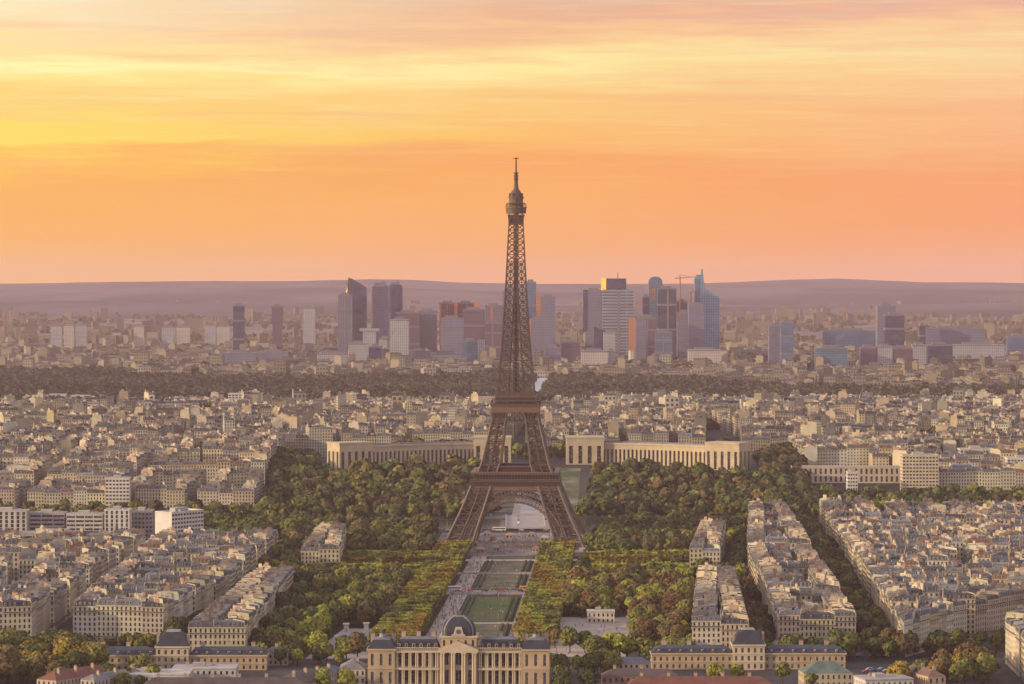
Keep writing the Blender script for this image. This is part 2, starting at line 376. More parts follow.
ridge('hills', 15800, lambda px: ztop(pf3(px) + .4 * n1(px * 1.7 + 90), 15800), HILLM, 2400, 20)

def strip(name, a0, a1, d0, d1, mat, dz, n=1):
    pts = [(axis(d0) + a0, d0), (axis(d0) + a1, d0), (axis(d1) + a1, d1), (axis(d1) + a0, d1)]
    return sheet(name, pts, mat, dz)
sheet('park_ground', [(-150, 1905), (100, 1905), (150, 2860), (-150, 2860)], EARTH, .02)
sheet('park_ground', [(-225, 3035), (262, 3035), (262, 3060), (-225, 3060)], EARTH, .02)
for (a0, a1, d0, d1, m) in ((-17.5, 17.5, 1860, 2085, WORN), (-17.5, 17.5, 2100, 2268, LAWN), (-17.5, 17.5, 2330, 2440, WORN), (-17.5, 17.5, 2465, 2560, WORN), (-17, 17, 2580, 2600, LAWN)):
    strip('lawn', a0, a1, d0, d1, m, .06)
for (d0, d1) in ((1850, 2640),):
    strip('path', -31, -19, d0, d1, SAND, .06); strip('path', 19, 24.5, d0, d1, SAND, .06)
strip('path', -62, 62, 2285, 2318, PAVE, .10); strip('path', -19, 19, 2087, 2098, SAND, .08); strip('path', -40, 30, 2443, 2462, PAVE, .08); strip('path', -70, 70, 2562, 2577, SAND, .08)
strip('forecourt', -68, 68, 2604, 2850, PAVE, .08)
# low clipped box edging along the central lawns
HEDGE = (.035, .055, .02)
for a in (-16.4, 16.4, -13, 13):
    for d0, d1 in ((1870, 2080), (2104, 2262), (2335, 2436), (2468, 2556)):
        mb = MB(); x0, x1 = axis(d0) + a, axis(d1) + a
        mb.frustum([(x0 - .8, d0), (x0 + .8, d0), (x1 + .8, d1), (x1 - .8, d1)], .05, [(x0 - .7, d0), (x0 + .7, d0), (x1 + .7, d1), (x1 - .7, d1)], 1.3, 0, HEDGE)
        side = 'outer' if abs(a) > 15 else 'inner'
        o = mb.build('low_hedge', LEAF); nm = {1870: 'closest to the domed school', 2104: 'beside the greenest lawn', 2335: 'beyond the cross avenue', 2468: 'closest to the iron tower'}[d0]
        tag(o, f"dark clipped {side} hedge on the {'left' if a < 0 else 'right'} of the lawn {nm}", 'hedge', 'clipped hedges along the central lawns')
sheet('yard', [(14, 1905), (66, 1905), (78, 2130), (20, 2130)], SAND, .06)
sheet('yard', [(-118, 1895), (-62, 1895), (-60, 2060), (-104, 2060)], SAND, .06)
sheet('river', [(-900, 2892), (900, 2892), (900, 3006), (-900, 3006)], WATER, .05)
sheet('quay_road', [(-900, 2868), (900, 2868), (900, 2880), (-900, 2880)], ASPH, .1)
sheet('road', [(150, 1760), (300, 1800), (300, 1905), (215, 1898), (130, 1880)], ASPH, .03)
sheet('road', [(-330, 1875), (-140, 1890), (-140, 1904), (-330, 1900)], ASPH, .03)
for w in (1,):   # terrace and pools climbing to the curved palace
    for d0, d1, hw, m in ((3020, 3052, 45, PAVE), (3052, 3316, 44, PAVE_SLOPE), (3053, 3316, 16, SAND), (3056, 3190, 9, WATER)):
        n = 8; mb = MB(); lift = {PAVE: .3, PAVE_SLOPE: .22, SAND: .34, WATER: .5}[m]
        for i in range(n):
            a, b = d0 + (d1 - d0) * i / n, d0 + (d1 - d0) * (i + 1) / n; dz = lift
            mb.poly([(axis(a) - hw, a, hg(0, a) + dz), (axis(a) + hw, a, hg(0, a) + dz), (axis(b) + hw, b, hg(0, b) + dz), (axis(b) - hw, b, hg(0, b) + dz)])
        tag(mb.build({PAVE: 'path', PAVE_SLOPE: 'slope', SAND: 'path', WATER: 'pool'}[m], m), kind='structure')
    for s_ in (-1, 1):
        if d1 == 3190: continue
        mb = MB(); u0, u1 = sorted((s_ * 40, s_ * 48))
        for i in range(n):
            a, b = d0 + (d1 - d0) * i / n, d0 + (d1 - d0) * (i + 1) / n; mb.poly([(axis(a) + u0, a, hg(0, a) + lift + .2), (axis(a) + u1, a, hg(0, a) + lift + .2), (axis(b) + u1, b, hg(0, b) + lift + .2), (axis(b) + u0, b, hg(0, b) + lift + .2)])
        if m is PAVE_SLOPE: tag(mb.build('path', SAND), kind='structure')
sheet('boulevard', [(7, 5650), (32, 5650), (92, 7100), (46, 7100)], plain('pale_road', (.5, .5, .52), .35), 1.2)

# ------------------------------------------------------------------ the iron tower
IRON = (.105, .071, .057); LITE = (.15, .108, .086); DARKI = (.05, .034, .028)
def eiffel():
    root = thing('iron_lattice_tower', 'tall brown iron lattice tower on four arched legs standing in the middle', 'tower', (axis(2711), 2711, 0), -.0352)
    zt = [0, 9, 33, 52, 65, 105, 123, 165, 208, 265, 276]
    wt = [57.5, 53.5, 42, 34.6, 27.8, 18.3, 15, 11.2, 8.4, 5.6, 5.2]
    lt = [23, 21, 17.5, 15.8, 15, 10.4, 8.6, 7.2, 6.9, 5.6, 5.2]
    wo = lambda z: float(np.interp(z, zt, wt)); lw = lambda z: float(np.interp(z, zt, lt))
    def leg(name, sx, sy, levels, ct, bt, double):
        mb = MB()
        def cor(z):
            o = wo(z); i = o - lw(z)
            return [(sx * o, sy * o, z), (sx * i, sy * o, z), (sx * i, sy * i, z), (sx * o, sy * i, z)]
        for k in range(len(levels) - 1):
            a, b = cor(levels[k]), cor(levels[k + 1]); A = [Vector(p) for p in a]; B = [Vector(p) for p in b]
            for i in range(4):
                mb.beam(A[i], B[i], ct, 0, LITE)
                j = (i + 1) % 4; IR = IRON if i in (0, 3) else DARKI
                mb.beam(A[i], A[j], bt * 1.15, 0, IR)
                if double and i in (0, 3):
                    ma, mbb = (A[i] + A[j]) / 2, (B[i] + B[j]) / 2; mb.beam(ma, mbb, bt, 0, IRON); c1 = (A[i] + B[i]) / 2; c2 = (A[j] + B[j]) / 2; c = (ma + mbb) / 2
                    mb.beam(c1, c2, bt * .8, 0, IRON)
                    for p, q in ((c1, ma), (ma, c2), (c1, mbb), (c2, mbb)): mb.beam(p, q, bt * .6, 0, IRON)
                else:
                    mb.beam(A[i], B[j], bt, 0, IR); mb.beam(A[j], B[i], bt, 0, IR)
        # the lift and stair shaft inside the leg
        for k in range(len(levels) - 1):
            z0, z1 = levels[k], levels[k + 1]
            c0 = wo(z0) - lw(z0) / 2; c1 = wo(z1) - lw(z1) / 2
            mb.beam((sx * c0, sy * c0, z0), (sx * c1, sy * c1, z1), lw(z0) * .09, 0, tuple(c * .8 for c in IRON))
        mb.build(name, METAL, root)
        return
    for sx in (-1, 1):
        for sy in (-1, 1):
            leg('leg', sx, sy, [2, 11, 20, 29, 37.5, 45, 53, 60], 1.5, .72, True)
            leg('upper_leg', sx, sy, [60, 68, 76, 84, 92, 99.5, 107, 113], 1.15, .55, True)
            f = MB(); c = wo(0) - lw(0) / 2
            for dx in (-1, 1):
                for dy in (-1, 1): f.frustum(ringrect(8, 8, sx * c + dx * 9.5, sy * c + dy * 9.5), 0, ringrect(5, 5, sx * c + dx * 9.2, sy * c + dy * 9.2), 3.2, 0, (.4, .36, .3))
            f.box(sx * c - 12, sx * c + 12, sy * c - 12, sy * c + 12, 0, 1.2, 0, (.36, .32, .27))
            f.build('footing', WALL, root)
    # shaft above the second platform
    mb = MB(); z = 116.0; lv = [z]
    while z < 268: z += max(4.2, 9.2 - (z - 116) * .033); lv.append(min(z, 270))
    for k in range(len(lv) - 1):
        za, zb = lv[k], lv[k + 1]
        for q in range(4):
            ca, sa = [(1, 0), (0, 1), (-1, 0), (0, -1)][q]
            def P(u, z, w=None): w = w or wo(z); return Vector((ca * w - sa * u, sa * w + ca * u, z))
            oa, ob = wo(za), wo(zb); ia, ib = max(0, oa - lw(za)), max(0, ob - lw(zb))
            tk = 1.0 - (za - 116) * .0026
            mb.beam(P(-oa, za), P(-ob, zb), tk, 0, IRON)
            mb.beam(P(-oa, za), P(oa, za), .55, 0, IRON)
            mb.beam(P(-ia, za), P(ia, zb), .4, 0, IRON); mb.beam(P(ia, za), P(-ib, zb), .4, 0, IRON)
            if ib > .8:
                for s in (-1, 1):
                    mb.beam(P(s * ia, za), P(s * ib, zb), tk * .75, 0, IRON)
                    mb.beam(P(s * ia, za), P(s * ob, zb), .6, 0, IRON); mb.beam(P(s * oa, za), P(s * ib, zb), .6, 0, IRON)
                    zm = (za + zb) / 2; mb.beam(P(s * (oa + ob) / 2, zm), P(s * (ia + ib) / 2, zm), .45, 0, IRON); mb.beam(P(s * (oa + ia) / 2, za), P(s * (ob + ib) / 2, zb), .4, 0, IRON)
                    # inner faces of each corner pier
                    mb.beam(Vector((ca * oa - sa * s * ia, sa * oa + ca * s * ia, za)), Vector((ca * ib - sa * s * ib, sa * ib + ca * s * ib, zb)), .4, 0, IRON)
            else:
                m0 = P(0, za); m1 = P(0, zb)
                mb.beam(m0, m1, .5, 0, IRON)
                for s in (-1, 1): mb.beam(P(s * oa, za), m1, .5, 0, IRON); mb.beam(m0, P(s * ob, zb), .5, 0, IRON)
    mb.build('shaft', METAL, root)
    core = MB(); dk = tuple(c * .75 for c in IRON)
    for s in (-1, 1):
        for t in (-1, 1): core.beam((s * 1.7, t * 1.7, 116), (s * 1.5, t * 1.5, 272), .7, 0, dk)
    zz = 118
    while zz < 270:
        for s in (-1, 1):
            core.beam((s * 1.7, -1.7, zz), (s * 1.7, 1.7, zz + 3), .5, 0, dk); core.beam((-1.7, s * 1.7, zz), (1.7, s * 1.7, zz + 3), .5, 0, dk)
            core.beam((-1.7, s * 1.7, zz), (1.7, s * 1.7, zz), .5, 0, dk)
        zz += 3.4
    core.beam((0, 0, 116), (0, 0, 272), 1.5, 0, dk)
    core.build('lift_shaft', METAL, root)
    # arches under the first platform, one on each side
    for q in range(4):
        ca, sa = [(0, -1), (1, 0), (0, 1), (-1, 0)][q]
        mb = MB(); n = 36; r1, r2, zc = 36.5, 41.0, 1.5
        def AP(r, th, off=0):
            z = zc + r * sin(th); u = r * cos(th); w = wo(max(0, z)) - .6 + off
            return Vector((ca * w + sa * u, sa * w - ca * u, z))
        for k in range(n):
            t0 = R(12) + (pi - R(24)) * k / n; t1 = R(12) + (pi - R(24)) * (k + 1) / n
            for r, w in ((r1, 1.0), (r2, .9)): mb.beam(AP(r, t0), AP(r, t1), w, 0, IRON, 1.4)
            mb.beam(AP(r1, t0), AP(r2, t0), .6, 0, IRON); mb.beam(AP(r1, t0), AP(r2, t1), .4, 0, IRON); mb.beam(AP(r2, t0), AP(r1, t1), .4, 0, IRON)
        mb.build('arch', METAL, root)
    # first platform: lattice girder, plain frieze, arcaded gallery
    def band(mb, w0, z0, z1, n, bt, w1=None, rails=True):
        w1 = w1 or w0
        for q in range(4):
            ca, sa = [(0, -1), (1, 0), (0, 1), (-1, 0)][q]
            def P(u, z, w): return (ca * w + sa * u * w, sa * w - ca * u * w, z)
            for k in range(n):
                a, b = -1 + 2 * k / n, -1 + 2 * (k + 1) / n
                mb.beam(P(a, z0, w0), P(b, z1, w1), bt, 0, IRON); mb.beam(P(b, z0, w0), P(a, z1, w1), bt, 0, IRON); mb.beam(P(a, z0, w0), P(a, z1, w1), bt * 1.3, 0, IRON)
            if rails:
                for z, w in ((z0, w0), (z1, w1)): mb.beam(P(-1, z, w), P(1, z, w), bt * 2.2, 0, IRON)
    g = MB(); band(g, 37.2, 42.2, 47, 18, .42, 35.8); g.build('girder', METAL, root)
    def tube(mb, w, z0, z1, th=1.2, t=IRON, m=0):
        for s in (-1, 1):
            mb.box(-w, w, s * w - (th if s > 0 else 0), s * w + (0 if s > 0 else th), z0, z1, m, t)
            mb.box(s * w - (th if s > 0 else 0), s * w + (0 if s > 0 else th), -w + th, w - th, z0, z1, m, t)
    f = MB(); warm = (.17, .10, .07)
    tube(f, 35.4, 47.1, 54.2, 1.5, warm); tube(f, 36.2, 54.2, 55.2, 2.2, IRON); tube(f, 35.9, 46.6, 47.1, 1.8, IRON)
    for q in range(4):
        ca, sa = [(0, -1), (1, 0), (0, 1), (-1, 0)][q]
        for k in range(45):
            u = -35 + 70 * k / 44; a = (ca * 35.6 + sa * u, sa * 35.6 - ca * u); b_ = (ca * 36.6 + sa * u, sa * 36.6 - ca * u); f.beam((*a, 50.5), (*b_, 54.4), .45, 0, IRON)
    f.build('frieze', METAL, root)
    fl = MB(); tube(fl, 35.0, 55.2, 56.0, 22, IRON); fl.build('first_floor_deck', METAL, root)
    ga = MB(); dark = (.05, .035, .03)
    band(ga, 35.2, 56, 60.2, 0, .4)
    for q in range(4):
        ca, sa = [(0, -1), (1, 0), (0, 1), (-1, 0)][q]
        for k in range(31):
            u = -35.2 + 70.4 * k / 30; a = (ca * 35.2 + sa * u, sa * 35.2 - ca * u); ga.beam((*a, 56), (*a, 61), .55, 0, IRON)
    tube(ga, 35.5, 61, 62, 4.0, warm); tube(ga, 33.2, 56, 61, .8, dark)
    ga.build('gallery', METAL, root)
    for k, (cx, cy, w, d_) in enumerate(((0, -24, 27, 9), (0, 24, 27, 9), (-24, 0, 9, 27), (24, 0, 9, 27))):
        pv = MB(); pv.frustum(ringrect(w, d_, cx, cy), 56, ringrect(w - 1.5, d_ - 1.5, cx, cy), 65.4, 0, (.05, .03, .028)); pv.frustum(ringrect(w + 1, d_ + 1, cx, cy), 65.4, ringrect(w - 2, d_ - 2, cx, cy), 66.4, 0, (.1, .055, .045))
        pv.build('pavilion', METAL, root)
    # second platform
    s = MB(); band(s, 18.6, 101.5, 109.5, 9, .5, 18.8); s.build('upper_girder', METAL, root)
    s = MB(); tube(s, 19.4, 109.5, 114.6, 1.5, warm); tube(s, 20.3, 114.6, 115.6, 3, IRON); tube(s, 19.0, 115.6, 116.2, 13, IRON)
    s.build('second_platform', METAL, root)
    s = MB()
    for q in range(4):
        ca, sa = [(0, -1), (1, 0), (0, 1), (-1, 0)][q]
        for k in range(17):
            u = -19.6 + 39.2 * k / 16; a = (ca * 19.6 + sa * u, sa * 19.6 - ca * u); s.beam((*a, 116), (*a, 118.6), .4, 0, IRON)
    tube(s, 19.8, 118.6, 119.2, 1.0, IRON); tube(s, 16.2, 116.2, 121.5, 1.2, dark); tube(s, 16.8, 121.5, 122.4, 4, warm); tube(s, 14.9, 122.4, 125.2, 1.5, IRON)
    s.build('upper_gallery', METAL, root)
    # top
    s = MB(); band(s, 5.5, 262, 269, 4, .45, 6.2)
    s.frustum(ngon(5.4, 8, ph=pi / 8), 262, ngon(7.6, 8, ph=pi / 8), 269.5, 0, IRON)
    s.frustum(ngon(8.0, 16), 270.5, ngon(8.4, 16), 275.0, 0, IRON); s.frustum(ngon(8.9, 16), 275.0, ngon(8.7, 16), 275.8, 0, warm)
    for k in range(24): a = 2 * pi * k / 24; s.beam((8.3 * cos(a), 8.3 * sin(a), 275.8), (8.0 * cos(a), 8.0 * sin(a), 278.4), .3, 0, IRON)
    s.frustum(ngon(8.3, 16), 278.4, ngon(6.8, 16), 279.2, 0, IRON)
    s.build('top_platform', METAL, root)
    s = MB(); s.frustum(ngon(5.6, 12), 276, ngon(5.8, 12), 283, 0, (.12, .075, .06)); s.frustum(ngon(6.5, 12), 283, ngon(6.5, 12), 284, 0, IRON)
    s.frustum(ngon(5.2, 12), 284, ngon(4.2, 12), 287.5, 0, IRON); s.frustum(ngon(4.2, 12), 287.5, ngon(2.2, 12), 290.5, 0, IRON); s.frustum(ngon(2.1, 10), 290.5, ngon(1.5, 10), 296, 0, IRON)
    for k in range(8): a = 2 * pi * k / 8 + .3; s.box(5.3 * cos(a) - .6, 5.3 * cos(a) + .6, 5.3 * sin(a) - .6, 5.3 * sin(a) + .6, 284, 287, 0, IRON)
    s.build('cupola', METAL, root)
    s = MB(); s.frustum(ngon(1.5, 8), 296, ngon(1.3, 8), 303.5, 0, dark); s.frustum(ngon(.65, 8), 303.5, ngon(.5, 8), 316, 0, dark)
    s.beam((-2.2, 0, 315.2), (2.2, 0, 315.2), .6, 0, dark); s.beam((0, -2.2, 315.2), (0, 2.2, 315.2), .6, 0, dark)
    for z in (298, 300.5, 303): s.frustum(ngon(2.0, 8), z, ngon(2.0, 8), z + .9, 0, dark)
    s.build('antenna', METAL, root)
eiffel()

# ------------------------------------------------------------------ the curved palace on the hill
CREAM = (.47, .38, .25)
def palace_wing(sgn, label):
    ax = axis(3385); zb = 27.5
    root = thing('curved_palace_wing', label, 'palace', (ax, 3385, 0))
    curve = lambda t: (sgn * (29 + t * 141), -70 * t ** 2.2)          # from the inner pavilion to the outer one
    def blk(name, cx, cy, w, dp, z0, z1, ang, bays, label=None, rel=.62):
        ca, sa = cos(ang), sin(ang)
        T = lambda x, y: (cx + ca * x - sa * y, cy + sa * x + ca * y)
        c = [T(-w / 2, -dp / 2), T(w / 2, -dp / 2), T(w / 2, dp / 2), T(-w / 2, dp / 2)]
        mb = MB(); rects = []
        nb = [bays, max(1, round(bays * dp / w)), bays, max(1, round(bays * dp / w))]
        for i in range(4): facade(mb, c[i], c[(i + 1) % 4], z0, z1, nb[i], 1, CREAM, 2, .42, rel, rec=1.2, sill=.12, rects=rects)
        mb.poly([(x, y, z1) for x, y in c], 0, (.42, .38, .34))
        for a, b, e in ((z1, z1 + 1.6, .6), (z0 - 6, z0, 1.0)):
            q = [T(-w / 2 - e, -dp / 2 - e), T(w / 2 + e, -dp / 2 - e), T(w / 2 + e, dp / 2 + e), T(-w / 2 - e, dp / 2 + e)]; mb.frustum(q, a, q, b, 0, CREAM)
        o = mb.build(name, WALL, root)
        for A, B, a, b, n in rects:
            w_ = MB(); w_.poly([(A[0] + n[0] * .05, A[1] + n[1] * .05, a), (B[0] + n[0] * .05, B[1] + n[1] * .05, a), (B[0] + n[0] * .05, B[1] + n[1] * .05, b), (A[0] + n[0] * .05, A[1] + n[1] * .05, b)])
            w_.build('window', GLASS, o)
        return o
    blk('pavilion', sgn * (29 + 18), 6, 38, 34, zb, zb + 29, 0, 4)
    ex, ey = curve(1.0); blk('pavilion', ex + sgn * 18, ey - 4, 38, 26, zb - 2, zb + 27, -sgn * .55, 5)
    n = 26; mb = MB(); rf = MB(); h0, h1 = zb - 1, zb + 22.5
    col = MB()
    for k in range(n):
        t0, t1 = .22 + .76 * k / n, .22 + .76 * (k + 1) / n
        a, b = curve(t0), curve(t1); 
        if sgn < 0: a, b = b, a
        ux, uy = b[0] - a[0], b[1] - a[1]; L_ = sqrt(ux * ux + uy * uy); nx, ny = uy / L_, -ux / L_
        rects = []
        facade(mb, a, b, h0, h1, 1, 1, CREAM, 2, .52, .74, rec=1.6, sill=.06, rects=rects)
        a2, b2 = (a[0] - nx * 18, a[1] - ny * 18), (b[0] - nx * 18, b[1] - ny * 18)
        mb.poly([(*b2, h0), (*a2, h0), (*a2, h1), (*b2, h1)], 0, CREAM)
        mb.poly([(*a, h1), (*b, h1), (*b2, h1), (*a2, h1)], 0, (.4, .36, .33))
        for off, z0, z1 in ((.8, h1, h1 + 1.8), (1.2, h0 - 5, h0)):
            mb.frustum([(a[0] + nx * off, a[1] + ny * off), (b[0] + nx * off, b[1] + ny * off), (b[0] - nx * 2, b[1] - ny * 2), (a[0] - nx * 2, a[1] - ny * 2)], z0, [(a[0] + nx * off, a[1] + ny * off), (b[0] + nx * off, b[1] + ny * off), (b[0] - nx * 2, b[1] - ny * 2), (a[0] - nx * 2, a[1] - ny * 2)], z1, 0, CREAM)
        rf.frustum([(a[0] - nx * 4, a[1] - ny * 4), (b[0] - nx * 4, b[1] - ny * 4), (b2[0] + nx * 2, b2[1] + ny * 2), (a2[0] + nx * 2, a2[1] + ny * 2)], h1, [(a[0] - nx * 6, a[1] - ny * 6), (b[0] - nx * 6, b[1] - ny * 6), (b2[0] + nx * 5, b2[1] + ny * 5), (a2[0] + nx * 5, a2[1] + ny * 5)], h1 + 3.2, 0, (.2, .18, .2), False)
        for A, B, z0, z1, nn in rects:
            w_ = MB(); w_.poly([(A[0] + nn[0] * .06, A[1] + nn[1] * .06, z0), (B[0] + nn[0] * .06, B[1] + nn[1] * .06, z0), (B[0] + nn[0] * .06, B[1] + nn[1] * .06, z1), (A[0] + nn[0] * .06, A[1] + nn[1] * .06, z1)])
            w_.build('window', GLASS, root)
    mb.build('colonnade', WALL, root); rf.build('roof', ROOF, root)
palace_wing(-1, 'curved cream stone palace wing with tall narrow windows, left of the iron tower')
palace_wing(1, 'curved cream stone palace wing with tall narrow windows, right of the iron tower')
def terrace():
    ax = axis(3330); root = thing('terrace', 'pale stone terrace with stairs between the two curved palace wings', 'terrace', (ax, 3320, 0))
    mb = MB(); mb.box(-46, 46, 0, 60, 15, 26.5, 0, (.5, .42, .31)); mb.box(-47, 47, -1, 1.2, 26.5, 27.8, 0, (.5, .42, .31)); mb.build('wall', WALL, root)
    for s in (-1, 1):
        st = MB()
        for k in range(12): st.box(s * 47 if s > 0 else -61, 61 if s > 0 else s * 47, -30 + k * 4, 30, 12 + k * 1.2, 13.2 + k * 1.2, 0, (.5, .44, .36))
        st.build('stair', WALL, root)
    mb = MB(); mb.box(-24, 24, -14, 0, 12, 20, 0, (.3, .26, .22)); mb.build('lower_terrace', WALL, root)
terrace()
def bridge():
    x = axis(2950); root = thing('bridge', 'pale stone bridge over the river seen through the tower arch', 'bridge', (x, 2949, 0))
    mb = MB(); mb.box(-17, 17, -75, 75, 1.6, 2.8, 0, (.36, .31, .28)); mb.build('deck', WALL, root)
    for s in (-1, 1): m = MB(); m.box(s * 17 - .4, s * 17 + .4, -75, 75, 2.8, 4, 0, (.45, .4, .35)); m.build('parapet', WALL, root)
    for k in range(4): m = MB(); m.frustum(ngon(4, 8, 0, -36 + 24 * k), 0, ngon(4, 8, 0, -36 + 24 * k), 1.6, 0, (.4, .36, .3)); m.scale = 1; m.box(-17, 17, -38 + 24 * k, -34 + 24 * k, 0, 1.6, 0, (.4, .36, .3)); m.build('pier', WALL, root)
bridge()

# ------------------------------------------------------------------ the domed school and its side ranges
STONE = (.45, .33, .21); SLATE = (.045, .05, .065)
def mansard(mb, x0, x1, y0, y1, z0, h, inset, t=SLATE, cap=(.16, .17, .2), top=1.0):
    mb.frustum([(x0, y0), (x1, y0), (x1, y1), (x0, y1)], z0, [(x0 + inset, y0 + inset), (x1 - inset, y0 + inset), (x1 - inset, y1 - inset), (x0 + inset, y1 - inset)], z0 + h, 0, t)
    if top: 
        i2 = min(x1 - x0, y1 - y0) / 2 - .8
        mb.frustum([(x0 + inset, y0 + inset), (x1 - inset, y0 + inset), (x1 - inset, y1 - inset), (x0 + inset, y1 - inset)], z0 + h + .01, [(x0 + i2, y0 + i2), (x1 - i2, y0 + i2), (x1 - i2, y1 - i2), (x0 + i2, y1 - i2)], z0 + h + top, 0, cap)
def chimney_at(x, y, z0, z1, parent, w=2.2, d=.9, t=(.42, .33, .25)):
    mb = MB(); mb.box(x - w / 2, x + w / 2, y - d / 2, y + d / 2, z0, z1, 0, t); mb.box(x - w / 2 - .15, x + w / 2 + .15, y - d / 2 - .15, y + d / 2 + .15, z1, z1 + .25, 0, t)
    n = max(2, int(w / .7))
    for k in range(n): mb.box(x - w / 2 + (k + .3) * w / n, x - w / 2 + (k + .7) * w / n, y - .18, y + .18, z1 + .25, z1 + .95, 0, (.38, .17, .1))
    return mb.build('chimney', WALL, parent)
def ewall(root, name, x0, x1, y0, y1, z0, z1, bays, floors, tint=STONE, ww=.45, wh=.62, sidebays=3, sill=.16, back=True, rec=.5):
    mb = MB(); rects = []
    facade(mb, (x0, y0), (x1, y0), z0, z1, bays, floors, tint, 2, ww, wh, rec=rec, sill=sill, rects=rects)
    facade(mb, (x1, y0), (x1, y1), z0, z1, sidebays, floors, tint, 2, ww, wh, rec=.4, sill=sill)
    facade(mb, (x1, y1), (x0, y1), z0, z1, bays, floors, tint, 1, ww, wh, sill=sill)
    facade(mb, (x0, y1), (x0, y0), z0, z1, sidebays, floors, tint, 2, ww, wh, rec=.4, sill=sill)
    mb.poly([(x0, y0, z1), (x1, y0, z1), (x1, y1, z1), (x0, y1, z1)], 0, tint)
    for z, e, h in ((z1, .7, .9), (z0 + (z1 - z0) / floors * 1.0 - .25, .35, .5)) + (((z0 + (z1 - z0) / floors * 2 - .25, .35, .4),) if floors > 2 else ()):
        mb.frustum([(x0 - e, y0 - e), (x1 + e, y0 - e), (x1 + e, y1 + e), (x0 - e, y1 + e)], z, [(x0 - e, y0 - e), (x1 + e, y0 - e), (x1 + e, y1 + e), (x0 - e, y1 + e)], z + h, 0, tuple(c * 1.08 for c in tint))
    o = mb.build(name, [WALL, GLASS], root); window_parts(rects, o); return o
def school():
    d = 1772; root = thing('domed_school', 'long cream stone military school with a square slate dome and colonnades', 'palace', (pxX(458.5, d) , d, -1.0), -.03)
    # end pavilions, wings, centre
    for s in (-1, 1):
        a, b = sorted((s * 34, s * 48.3)); ewall(root, 'pavilion', a, b, -2, 18, 0, 19.3, 3, 2, ww=.34, wh=.66)
        r = MB(); mansard(r, a - .4, b + .4, -2.2, 18.2, 20.2, 4.6, 3.0); r.frustum(ngon(2.0, 8, s * 41, 8), 25, ngon(1.6, 8, s * 41, 8), 27.6, 0, (.3, .28, .26)); r.frustum(ngon(1.9, 8, s * 41, 8), 27.6, ngon(.3, 8, s * 41, 8), 29.6, 0, SLATE)
        ro = r.build('roof', ROOF, root)
        for cx in (-5.6, 5.6): chimney_at(s * 41 + cx, 12, 20, 26.6, ro)
        a, b = sorted((s * 10.2, s * 33.9)); ewall(root, 'wing', a, b, 0.6, 15, 0, 18.8, 6, 2, ww=.66, wh=.74, sidebays=2, rec=2.2)
        # engaged columns, two storeys
        for k in range(7):
            x = s * (11.6 + k * 3.56)
            for z0, z1 in ((.8, 8.4), (10.2, 17.6)):
                for dx in (-.45, .45):
                    c = MB(); c.frustum(ngon(.42, 8, x + dx, -.5), z0, ngon(.34, 8, x + dx, -.5), z1, 0, (.56, .45, .31)); c.box(x + dx - .5, x + dx + .5, -1, 0, z1, z1 + .5, 0, (.56, .45, .31)); c.build('column', WALL, root)
        ent = MB(); 
        for z in (8.9, 18.1): ent.box(a, b, -1.4, .55, z, z + 1.2, 0, (.54, .43, .3))
        for k in range(24): ent.box(a + .4 + k * .98, a + .8 + k * .98, -1.2, -.9, 19.7, 20.6, 0, (.54, .43, .3))
        ent.box(a, b, -1.3, -.8, 20.6, 20.9, 0, (.54, .43, .3)); ent.build('balustrade', WALL, root)
        r = MB(); mansard(r, a, b, 1.0, 15, 19.7, 5.2, 2.2); ro = r.build('roof', ROOF, root)
        for k in range(6):
            x = a + 2 + k * 3.95
            dm = MB(); dm.box(x - .8, x + .8, 1.3, 3.2, 20.4, 22.9, 0, (.4, .34, .27)); dm.box(x - .45, x + .45, 1.2, 1.31, 20.9, 22.4, 1); dm.frustum([(x - 1, 1.1), (x + 1, 1.1), (x + 1, 3.3), (x - 1, 3.3)], 22.9, [(x - .1, 1.2), (x + .1, 1.2), (x + .1, 3.3), (x - .1, 3.3)], 23.7, 0, SLATE)
            dm.build('dormer', [ROOF, GLASS], ro)
        for k in range(3): chimney_at(a + 4 + 8 * k, 10, 22, 28, ro)
    ewall(root, 'centre_pavilion', -10.1, 10.1, -1.2, 18, 0, 19.6, 3, 2, ww=.5, wh=.74, rec=1.2)
    for k in range(4):
        for dx in (-.6, .6):
            x = -8.4 + 5.6 * k + dx * (1 if k in (0, 3) else 1)
            c = MB(); c.frustum(ngon(.62, 10, x, -2.4), .6, ngon(.5, 10, x, -2.4), 17.6, 0, (.58, .46, .32)); c.box(x - .75, x + .75, -3.1, -1.7, 17.6, 18.4, 0, (.58, .46, .32)); c.build('column', WALL, root)
    p = MB(); p.box(-10.6, 10.6, -3.2, -1.25, 18.4, 20.0, 0, (.56, .45, .31))
    k0 = len(p.v); y0, y1 = -3.2, -1.25
    for y in (y0, y1): p.v.extend([(-10.4, y, 20.02), (10.4, y, 20.02), (0, y, 24.4)])
    for f in ((0, 1, 2), (5, 4, 3), (1, 4, 5, 2), (3, 0, 2, 5)): p.f.append(tuple(k0 + i for i in f)); p.m.append(0); p.t.append((.55, .44, .3))
    p.build('pediment', WALL, root)
    p = MB(); facade(p, (-9.6, -.8), (9.6, -.8), 20.6, 26.2, 5, 1, STONE, 2, .3, .55); facade(p, (9.6, -.8), (9.6, 17.5), 20.6, 26.2, 4, 1, STONE, 2, .3, .55); facade(p, (9.6, 17.5), (-9.6, 17.5), 20.6, 26.2, 5, 1, STONE, 1, .3, .55); facade(p, (-9.6, 17.5), (-9.6, -.8), 20.6, 26.2, 4, 1, STONE, 2, .3, .55)
